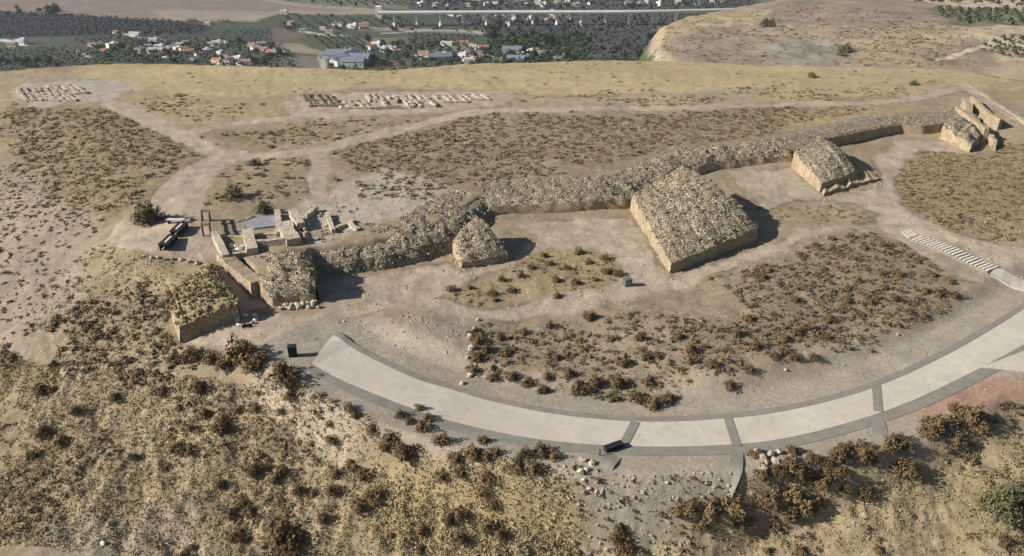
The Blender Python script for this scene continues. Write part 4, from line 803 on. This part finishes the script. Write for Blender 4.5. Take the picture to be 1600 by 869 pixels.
def tufts(name, zones, nl, label, cat, leafs=.5):
    Vs=[];Fs=[];Cs=[];nn=0; PR=[clump(nl,.5,.5,leafs*.36,900+i,.1)[0] for i in range(10)]
    for poly, n, s0, s1, c1, c2, hz, cl in zones:
        x, y = worldzone(poly, n); keep = (excl(x,y) < .3) & (fbm(x,y,7,3,91)+.25*fbm(x,y,2.5,2,95) > cl); x=x[keep]; y=y[keep]; k=len(x)
        if not k: continue
        z = H0(x,y); s = (s0+(s1-s0)*rng.random(k)**2.8)*(.88 if nl>20 else 1); a = rng.uniform(0,6.28,k); id_ = rng.integers(0,10,k); B_ = np.stack(PR)[id_]
        ca,sa = np.cos(a)[:,None],np.sin(a)[:,None]; X_ = (B_[...,0]*ca-B_[...,1]*sa)*s[:,None]; Y_ = (B_[...,0]*sa+B_[...,1]*ca)*s[:,None]; Z_ = B_[...,2]*(s*hz*rng.uniform(.7,1.3,k))[:,None]
        V = np.stack([X_+x[:,None],Y_+y[:,None],Z_+z[:,None]-.03],-1); t = rng.random((k,1)); c = np.array(c1)*(1-t)+np.array(c2)*t; c = c*rng.uniform(.85,1.2,(k,1)); h_ = rng.random((k,1)); c = c*np.where(h_<.2,(1.07,.97,.9),np.where(h_>.8,(.9,1.0,.95),(1.,1.,1.))); c = np.repeat(c,V.shape[1],0)
        Vs.append(V.reshape(-1,3)); Cs.append(c); f = np.arange(k*V.shape[1]).reshape(-1,4)+nn; Fs.append(f); nn += k*V.shape[1]
    V = np.vstack(Vs); print(name, len(V)//4, 'faces'); o = mesh(name, V, np.vstack(Fs), M['tuft'], attrs={'Col':np.vstack(Cs)}); return tag(o, label, cat, kind='stuff')
dk1=(.105,.077,.043); dk2=(.18,.135,.075); ye1=(.235,.18,.095); ye2=(.37,.297,.172); br1=(.17,.125,.07); br2=(.27,.205,.12)
tufts('low_scrub', [
 ([(0,170),(75,175),(170,165),(320,235),(300,270),(240,305),(170,345),(0,250)], 4500, .35, 1.5, dk1, br2, .55, -.5),
 ([(0,250),(170,345),(150,420),(120,470),(60,560),(0,560),(-80,400)], 2600, .25, 1.1, dk1, dk2, .6, -.5),
 ([(150,380),(250,400),(340,405),(370,470),(262,460),(160,450)], 500, .3, .9, dk1, br2, .6, -.3),
 ([(120,470),(160,450),(262,470),(270,530),(330,560),(200,620),(0,600),(0,560)], 1500, .3, 1.4, dk1, br1, .7, -.3),
 ([(0,580),(200,600),(480,600),(640,700),(640,869),(-60,869)], 5200, .15, .9, dk1, br2, .7, -.15),
 ([(530,235),(760,178),(1200,172),(1420,168),(1330,205),(1200,230),(1000,255),(800,305),(690,320),(560,300)], 9000, .35, 1.5, dk1, br2, .5, -.5),
 ([(320,210),(640,182),(700,180),(600,200),(400,236)], 900, .4, 1.3, dk1, br1, .6, -.4),
 ([(190,150),(440,162),(440,178),(300,200)], 900, .4, 1.3, dk1, br2, .6, -.2),
 ([(320,285),(350,255),(480,240),(495,290),(420,320),(325,330)], 380, .4, 1.4, dk1, br1, .6, -.2),
 ([(820,150),(1400,135),(1400,158),(820,170)], 2600, .3, 1.5, br1, br2, .5, -.15),
 ([(200,128),(1540,105),(1540,135),(800,141),(460,146),(330,152)], 5000, .3, 1.6, br1, br2, .4, -.05),
 ([(0,103),(180,100),(120,122),(30,130),(0,150)], 500, .5, 1.8, dk1, br2, .5, -.1),
 ([(735,505),(1050,460),(1250,390),(1380,360),(1500,455),(1430,510),(1290,550),(1060,600),(1040,640),(760,612),(725,570)], 4200, .2, 1.15, dk1, br1, .75, -.1),
 ([(1180,430),(1380,360),(1500,455),(1430,510),(1290,540),(1180,520)], 1400, .3, 1.0, dk1, dk2, .7, -.4),
 ([(690,462),(740,440),(800,412),(860,388),(960,395),(978,428),(940,455),(830,470),(760,482)], 900, .2, .8, dk1, br2, .7, -.2),
 ([(1195,330),(1240,312),(1330,318),(1370,335),(1360,350),(1230,358)], 450, .3, .9, dk1, br2, .6, -.4),
 ([(1395,240),(1500,238),(1640,210),(1640,390),(1520,370),(1420,335),(1395,300)], 4200, .3, 1.2, dk1, br2, .6, -.6),
 ([(700,700),(1000,720),(1160,715),(1560,650),(1620,640),(1620,869),(640,869),(600,760)], 2800, .2, 1.0, dk1, br1, .7, .05),
 ([(1160,712),(1380,680),(1540,640),(1540,690),(1300,760),(1160,830)], 1200, .3, 1.3, dk1, br1, .8, -.2),
 ([(480,600),(620,640),(900,712),(900,740),(700,760),(560,760),(470,680)], 900, .25, 1.3, dk1, br1, .8, .0),
], 26, 'low brown dead scrub covering the mound, the plateau and the slopes', 'scrub')
tufts('dry_grass', [
 ([(-80,560),(200,590),(480,600),(640,700),(640,890),(-120,890)], 42000, .15, .5, ye1, ye2, .8, -.8),
 ([(600,740),(700,700),(900,740),(940,890),(600,890)], 9000, .2, .6, ye1, ye2, .9, -.6),
 ([(1000,790),(1300,720),(1640,640),(1640,890),(940,890)], 12000, .15, .5, (.22,.17,.09), ye2, .8, -.4),
 ([(120,400),(340,405),(370,470),(262,460),(270,530),(200,600),(0,600)], 5000, .2, .55, ye1, ye2, .7, -.3),
 ([(0,170),(170,165),(320,235),(240,305),(170,345),(0,300)], 5000, .3, .9, ye1, ye2, .5, -.3),
 ([(200,128),(1540,105),(1540,135),(1250,152),(800,141),(460,146),(330,152)], 6000, .4, 1.0, ye1, ye2, .35, -.5),
 ([(735,505),(1050,460),(1380,360),(1500,455),(1430,510),(1060,600),(1040,640),(760,612)], 6000, .15, .5, (.22,.17,.1), (.33,.26,.16), .7, -.3),
 ([(1060,600),(1290,550),(1590,470),(1500,540),(1360,600),(1200,640),(1050,655)], 3000, .12, .35, (.32,.26,.16), (.42,.35,.24), .6, -.4),
 ([(690,462),(860,388),(960,395),(978,428),(830,470),(760,482)], 1500, .2, .5, ye1, ye2, .7, -.5),
 ([(1395,240),(1640,210),(1640,390),(1420,335)], 4000, .3, .7, ye1, ye2, .5, -.4),
], 9, 'dry yellow grass tufts over the slopes and the plateau edge', 'grass')
# loose stones
x = []; y = []
for poly, n in (([(380,590),(620,650),(900,715),(900,735),(560,740),(400,650)],1500),([(880,715),(1170,710),(1180,800),(1000,869),(920,869)],1500),([(440,370),(500,300),(610,262),(700,300),(560,352)],900),([(530,505),(740,500),(735,600),(600,570)],500),([(1060,600),(1290,550),(1590,470),(1360,600),(1050,655)],500),([(0,250),(170,345),(120,470),(60,560),(0,560)],600),([(1180,700),(1400,680),(1380,700),(1180,760)],500),([(505,440),(700,410),(835,370),(990,338),(1045,440),(1230,370),(1400,305),(1620,400),(1640,480),(1370,355),(900,500),(500,560),(280,530)],2600)):
    a, b = worldzone(poly, n); x.append(a); y.append(b)
x = np.concatenate(x); y = np.concatenate(y); k = segdist(x,y,rc[:,:2]) > 5; x=x[k]; y=y[k]
for q in EXPOLY[:4]:
    c_ = q.mean(0); t_ = rng.random(420); k_ = rng.integers(0,len(q),420); e_ = q[k_]*(1-t_[:,None])+q[(k_+1)%len(q)]*t_[:,None]; e_ = e_+(e_-c_)/np.linalg.norm(e_-c_,axis=1)[:,None]*rng.exponential(.5,(420,1)); x = np.r_[x,e_[:,0]]; y = np.r_[y,e_[:,1]]
V, f = rocks(np.stack([x,y,H0(x,y)-.02],-1), .07+.36*rng.random(len(x))**4)
tag(mesh('loose_stones', V, f, M['rock']), 'loose grey stones scattered over the bare banks', 'stones', kind='stuff')
# ------------------------------------------------------------------ the valley
def VZ(px, py):
    p = G(px,py)[0]
    while np.hypot(p[0],p[1]) < 560 and p[2] > -94 and py > 20 and p[0] < 200: py -= 1.0; p = G(px,py)[0]
    return p
# viaduct
vp = [(590,19.5),(640,19.2),(700,19),(800,18.5),(900,18.5),(1000,18),(1100,16),(1200,13.5),(1300,10)]
vd = catmull([P(a,b,-83.5) for a,b in vp], 4); org = vd[len(vd)//2].copy(); org[2] = -100
root = empty('viaduct', org, label='long pale motorway viaduct on tall piers across the valley', cat='bridge')
d = np.gradient(vd[:,:2],axis=0); d /= np.linalg.norm(d,axis=1)[:,None]; nr = np.stack([-d[:,1],d[:,0]],-1); rows = []
for o_, z_ in ((-5.5,0.),(-5.5,-1.0),(-3,-2.6),(3,-2.6),(5.5,-1.0),(5.5,0.),(-5.5,0.)): rows.append(np.c_[vd[:,:2]+nr*o_, vd[:,2]+z_])
mesh('deck', np.array(rows).reshape(-1,3)-org, grid_faces(7,len(vd)), M['concrete'], root)
for s in (-5.5,5.5):
    rows = [np.c_[vd[:,:2]+nr*(s+a_), vd[:,2]+b_] for a_,b_ in ((-.15,0.),(-.15,1.1),(.15,1.1),(.15,0.))]; mesh('parapet', np.array(rows).reshape(-1,3)-org, grid_faces(4,len(vd)), M['concrete'], root)
MB().box(tuple(P(592,19.5,-93)-org),(10,14,16),.1,.8).build('abutment', M['concrete'], root)
for px in (616,651,688,723,760,796,833,871,909,947,984,1022,1060):
    c = P(px,22,-85.6)-org; g = float(H0(c[0]+org[0],c[1]+org[1]))-org[2]-1
    k = np.argmin((vd[:,0]-org[0]-c[0])**2); c[1] = vd[k,1]-org[1]; c[2] = -86.3-org[2]
    MB().tube((c[0],c[1],g),(c[0],c[1],c[2]-.5),2.5,2.1,12).build('pier', M['concrete'], root); MB().box((c[0],c[1],c[2]+.05),(4,9,1.2)).build('pier_cap', M['concrete'], root)
# houses: kinds by roof
def house(w, d, h, wall, roof, flat=False, twin=False):
    root = empty('village_house', (0,0,0)); MB().box((0,0,h/2-1),(w,d,h+2)).build('wall', wall, root)
    if flat:
        MB().box((0,0,h+.15),(w*1.03,d*1.03,.3)).build('roof', roof, root); MB().box((w*.2,d*.1,h+1.1),(w*.3,d*.4,1.6)).build('roof_room', wall, root)
    else:
        o = .4; V = [(-w/2-o,-d/2-o,h),(w/2+o,-d/2-o,h),(w/2+o,d/2+o,h),(-w/2-o,d/2+o,h),(-w/2-o,0,h+d*.24),(w/2+o,0,h+d*.24)]; mesh('roof', V, [[0,1,5,4],[2,3,4,5],[0,4,3],[1,2,5],[3,2,1,0]], roof, root)
        MB().box((w*.25,d*.15,h+d*.24),(.8,.8,1.6)).build('chimney', wall, root)
    MB().box((-w*.1,-d/2-.02,1.1),(1.1,.1,2.2)).build('door', M['brown'], root)
    for x_ in (-w*.36,w*.18,w*.36): MB().box((x_,-d/2-.02,h*.55),(1.2,.1,1.3)).build('window', M['glass'], root)
    MB().box((-w/2-.02,0,h*.55),(.1,1.4,1.3)).build('window', M['glass'], root)
    if twin: MB().box((w*.6,-d*.1,h*.3-1),(w*.4,d*.6,h*.6+2)).build('annexe', wall, root)
    return root
KI = {'white tiled': house(11,8,4.2,M['white'],M['tile']), 'white flat': house(12,9,5.2,M['white'],M['tilewhite'],True), 'cream tiled': house(12,8,4.6,M['cream'],M['tile'],False,True),
      'white grey roofed': house(10,7,3.8,M['white'],M['tilegrey']), 'grey shed like': house(20,10,4.5,M['tilewhite'],M['tilegrey']), 'tall white': house(10,10,7.5,M['white'],M['tilewhite'],True,True), 'blue roofed': house(22,14,5.5,M['tilewhite'],M['blueroof'])}
used = set()
def hs(kind, px, py, where, s=1.0):
    src = KI[kind]; p = VZ(px,py)
    if kind in used: o = copy_tree(src)
    else: used.add(kind); o = src
    o.location = (float(p[0]),float(p[1]),float(p[2])); o.rotation_euler = (0,0,random.choice((0,.3,-.4,.8,1.3,-.15))); o.scale = (s,s,s)
    lab = f'{kind} house {where}'; tag(o, lab, 'house', f'{kind} houses {where}')
CL = {
 'in the hamlet beyond the left part of the plateau': [(220,80),(232,74),(243,70),(250,76),(262,80),(270,77),(278,78),(283,72),(288,79),(306,94),(345,86),(356,89),(358,99),(340,99),(378,100),(385,100),(264,96),(330,71),(340,71),(350,71),(400,78),(412,80),(425,84),(432,86),(436,85),(322,83),(296,84),(372,95),(310,86),(245,82),(292,68),(156,72),(176,74),(162,81),(144,72),(250,88),(214,88),(395,72),(408,72)],
 'in the scattered group right of the orchards': [(525,38),(532,40),(545,41),(552,43),(560,42),(568,45),(572,40),(505,46),(515,52),(474,48),(582,76),(607,77),(601,80),(590,72),(620,82),(655,92),(662,88),(672,90),(690,88),(694,90),(724,92),(730,95),(738,93),(752,87),(758,92),(765,94),(735,98),(560,88),(548,84),(615,78)],
 'in the hamlet below the dark wood': [(780,98),(806,97),(800,80),(830,84),(838,83),(845,86),(822,92),(790,86),(862,84),(868,94),(886,92),(874,98),(700,70),(712,69),(726,70),(735,72),(740,76),(755,78),(892,91),(815,88)],
 'in the hamlet under the viaduct': [(705,24),(712,23),(720,28),(738,30),(778,24),(788,24),(800,26),(804,32),(796,36),(864,24),(870,28),(858,32),(760,30),(830,30),(890,30)],
 'in the far town beyond the viaduct': [(660,8),(680,9),(700,8),(730,9),(760,8),(775,7),(790,9),(806,5),(815,4),(822,8),(840,6),(886,8),(900,9),(922,6),(952,8),(982,6),(1000,7),(1010,5),(1030,8),(1058,4),(1070,7),(1090,6),(1110,3),(1130,5),(870,4),(745,3),(850,10)],
 'among the trees at the top left': [(300,34),(318,36),(325,38),(345,34),(352,35),(445,21),(456,38),(20,72),(182,52),(212,56),(34,68)]}
for where, pts in CL.items():
    for (a,b) in pts:
        far = b < 40; k = random.choices(list(KI), [5,5,3,4,1,3,.4])[0]; hs(k, a+random.uniform(-1,1), b+.8, where, random.uniform(.6,.95))
for a,b,s in ((515,93,.9),(530,92,1.1),(548,96,1.2),(560,99,1.1),(575,97,1.0),(535,101,.9),(552,104,1.0),(690,95,.9),(800,84,.9)): hs('blue roofed', a, b, 'in the farm yard just beyond the plateau' if a < 600 else 'beside the hamlet below the dark wood', s)
# valley trees
def vtree(h, w, n, seed, m):
    root = empty('tree', (0,0,0)); mb = MB().tube((0,0,-1),(0,0,h*.5),.35,.2,6); mb.build('trunk', M['bark'], root); Vs=[];Fs=[];nn=0; g=np.random.default_rng(seed)
    for i in range(5):
        V,f = clump(n//5, w*.33, h*.38, w*.11, seed*7+i, .15); V = V+np.array([g.uniform(-.25,.25)*w,g.uniform(-.25,.25)*w,h*g.uniform(.15,.55)]); Vs.append(V);Fs.append(f+nn);nn+=len(V)
    mesh('crown', np.vstack(Vs), np.vstack(Fs), M[m], root); return root
VT = [vtree(7,8,240,1,'tree'), vtree(10,9,260,2,'tree'), vtree(13,8,260,3,'tree'), vtree(5,6,200,4,'tree')]
vu = set()
def vt(i, px, py, s, label, group):
    p = VZ(px,py); o = VT[i] if i not in vu else copy_tree(VT[i]); vu.add(i); o.location = [float(q) for q in p]; o.rotation_euler=(0,0,random.uniform(0,6)); o.scale=(s,s,s*random.uniform(.8,1.1)); tag(o,label,'tree',group)
for a,b,s in ((85,24,1.6),(91,22,1.2),(80,25,1.2)): vt(1,a,b,s,'large dark tree alone at the top left field edge','large dark trees at the top left field edge')
for a,b,s in ((768,64,1.6),(775,58,1.7),(770,70,1.5),(781,52,1.4),(840,72,1.5),(850,76,1.4),(830,68,1.4),(860,72,1.2),(915,78,1.3),(918,72,1.2),(820,64,1.0),(800,62,.9)): vt(2,a,b,s,'tall black green tree in the wood right of the hamlets','tall dark trees in the wood')
for k in range(60): a = random.uniform(150,440); vt(random.choice((0,1,3)), a, random.uniform(68,103), random.uniform(.6,1.1),'dark green tree among the houses of the left hamlet','dark trees of the left hamlet')
for k in range(50): vt(random.choice((0,1,3)), random.uniform(570,760), random.uniform(66,104), random.uniform(.6,1.1),'dark green tree among the houses right of the orchards','dark trees right of the orchards')
for k in range(60): vt(random.choice((0,1,2)), random.uniform(760,1022), random.uniform(60,98), random.uniform(.6,1.1),'dark green tree on the wooded valley floor before the viaduct','dark trees on the wooded valley floor')
for k in range(45): vt(random.choice((0,1,3)), random.uniform(430,1010), random.uniform(38,50), random.uniform(.5,.9),'small dark tree near the viaduct','small dark trees near the viaduct')
for k in range(25): vt(random.choice((0,1)), random.uniform(0,100), random.choice((random.uniform(13,25),random.uniform(98,106))), random.uniform(.6,1.0),'dark tree along the edges of the left orchard','dark trees along the left orchard')
for k in range(40): vt(random.choice((0,3)), random.uniform(640,1150), random.uniform(0,13), random.uniform(.9,1.5),'dark tree in the far town beyond the viaduct','dark trees in the far town')
def orchard(name, zones, label):
    Vs=[];Fs=[];Cs=[];nn=0; PR=np.stack([clump(9,.5,.6,.3,700+i,.2)[0] for i in range(6)])
    for poly, dx, dy, s, c, an in zones:
        w = wpoly(poly); ca,sa = math.cos(an),math.sin(an); R = np.array([[ca,-sa],[sa,ca]]); q = w@R
        gx,gy = np.meshgrid(np.arange(q[:,0].min(),q[:,0].max(),dx),np.arange(q[:,1].min(),q[:,1].max(),dy)); pts = np.stack([gx.ravel(),gy.ravel()],-1)@R.T
        pts = pts+rng.uniform(-.15,.15,pts.shape)*dx; keep = (polysd(pts[:,0],pts[:,1],w)>0)&(rng.random(len(pts))>.07)&((H0(pts[:,0],pts[:,1])<-93)|('valley' not in name)); pts=pts[keep]; k=len(pts)
        if not k: continue
        z = H0(pts[:,0],pts[:,1]); B_=PR[rng.integers(0,6,k)]; ss=s*rng.uniform(.75,1.2,(k,1,1)); V=B_*ss+np.c_[pts,z+.2*s][:,None]; Vs.append(V.reshape(-1,3)); Fs.append(np.arange(V.shape[0]*V.shape[1]).reshape(-1,4)+nn); nn+=V.shape[0]*V.shape[1]
        Cs.append(np.repeat(np.array(c)*rng.uniform(.7,1.3,(k,1)),V.shape[1],0))
    print(name, nn//4); return tag(mesh(name,np.vstack(Vs),np.vstack(Fs),M['tuft'],attrs={'Col':np.vstack(Cs)}),label,'orchard',kind='stuff')
og=(.05,.064,.036)
orchard('valley_orchard', [
 ([(-40,16),(130,26),(270,34),(330,43),(300,55),(120,56),(-40,62)],7,7,5,(.04,.042,.04),.15),
 ([(0,79),(110,76),(250,86),(200,103),(0,107)],8,8,5,og,.1),([(110,60),(210,58),(290,70),(250,76),(130,72)],9,9,4.5,og,.3),
 ([(350,46),(425,46),(425,67),(340,68)],9,6,3.5,(.05,.065,.045),0),([(475,54),(570,60),(570,78),(505,77)],8,8,4.5,(.05,.06,.03),.4),
 ([(430,0),(660,2),(640,14),(560,11)],15,15,8,(.06,.065,.04),.5),([(900,56),(1022,58),(1025,95),(900,95)],7.5,7.5,4.5,(.04,.05,.028),.2),([(770,75),(900,60),(900,90),(830,80)],8,8,6,(.045,.055,.03),.6),
 ([(640,54),(750,56),(735,66),(640,65)],7,7,4,(.05,.05,.045),.1)], 'rows of dark olive and citrus trees filling the valley fields')
orchard('valley_thicket', [([(140,66),(300,60),(440,72),(470,104),(180,106)],11,11,6,og,.7),([(500,84),(620,66),(760,70),(1020,84),(1020,102),(600,112)],11,11,6,og,.2),([(440,24),(620,28),(690,44),(620,46),(430,50)],15,15,6,og,.4),([(690,46),(1020,46),(1020,58),(760,56)],12,12,3.2,og,.4),([(640,0),(1180,-3),(1150,14),(640,14)],18,18,8,(.05,.055,.045),.9),([(760,60),(900,58),(1020,60),(1020,98),(900,98),(760,70)],6.5,6.5,7,(.045,.06,.03),.9)], 'dark thickets and hedges between the houses and fields of the valley')
orchard('hill_orchard', [([(1535,66),(1640,52),(1640,94),(1560,94),(1528,82)],4,7.5,3.2,(.075,.075,.04),1.68),([(1450,14),(1560,16),(1640,24),(1640,40),(1490,36)],8,8,4.5,(.06,.065,.035),.4),([(1400,0),(1480,9),(1640,20),(1640,0)],14,14,6,(.07,.065,.04),.5)], 'olive rows on the hill at the upper right')
Vx=[];
o = tufts  # far hill scrub
ZH = [([(1050,98),(1025,60),(1120,25),(1250,5),(1500,30),(1480,103),(1300,104)], 4200, .8, 3.8, dk1, br2, .5, -.2),([(1320,40),(1560,45),(1500,103),(1330,103)], 1500, .8, 3.2, dk1, br2, .5, -.4)]
tufts('hill_scrub', ZH, 16, 'scattered dark scrub on the dry hill at the upper right', 'scrub')
mb = MB(); mb.box((0,1900,-24),(8600,4700,172)); hz = mesh('haze', mb.v, mb.f, mat('haze')[0]); tag(hz, kind='stuff')
hm_ = hz.data.materials[0]; hn = hm_.node_tree; hn.nodes.remove(hn.nodes['Principled BSDF']); pv = hn.nodes.new('ShaderNodeVolumePrincipled'); pv.inputs['Density'].default_value = .00007; pv.inputs['Color'].default_value = (.78,.84,.95,1); pv.inputs['Anisotropy'].default_value = .2
hn.links.new(pv.outputs[0], hn.nodes['Material Output'].inputs['Volume'])
# ------------------------------------------------------------------ camera, light
cam = bpy.data.cameras.new('camera'); co = bpy.data.objects.new('camera', cam); COL.objects.link(co); co.location = (0,0,CZ); co.rotation_euler = (math.pi/2-PITCH,0,0)
cam.sensor_width = 36; cam.lens = 36*F/1600; cam.clip_end = 30000; cam.clip_start = .5; SC.camera = co
EL = math.radians(29); AZ = math.radians(-102)      # sun from the left, a little beyond
sd = bpy.data.lights.new('sun','SUN'); sd.energy = 5.0; sd.angle = math.radians(.55); sd.color = (1,.95,.875); so = bpy.data.objects.new('sun', sd); COL.objects.link(so)
from mathutils import Vector
dv = Vector((math.sin(AZ)*math.cos(EL), math.cos(AZ)*math.cos(EL), math.sin(EL))); so.rotation_euler = dv.to_track_quat('Z','Y').to_euler()
w = bpy.data.worlds.new('World'); SC.world = w; w.use_nodes = True; nt = w.node_tree; bg = nt.nodes['Background']; sk = nt.nodes.new('ShaderNodeTexSky'); sk.sky_type = 'NISHITA'; sk.sun_disc = False; sk.sun_elevation = EL; sk.sun_rotation = AZ % (2*math.pi)
nt.links.new(sk.outputs[0], bg.inputs[0]); bg.inputs[1].default_value = .05
SC.view_settings.view_transform = 'Standard'; SC.view_settings.look = 'None'; SC.view_settings.exposure = .68; SC.view_settings.gamma = 1
SC.cycles.max_bounces = 5; SC.cycles.diffuse_bounces = 3
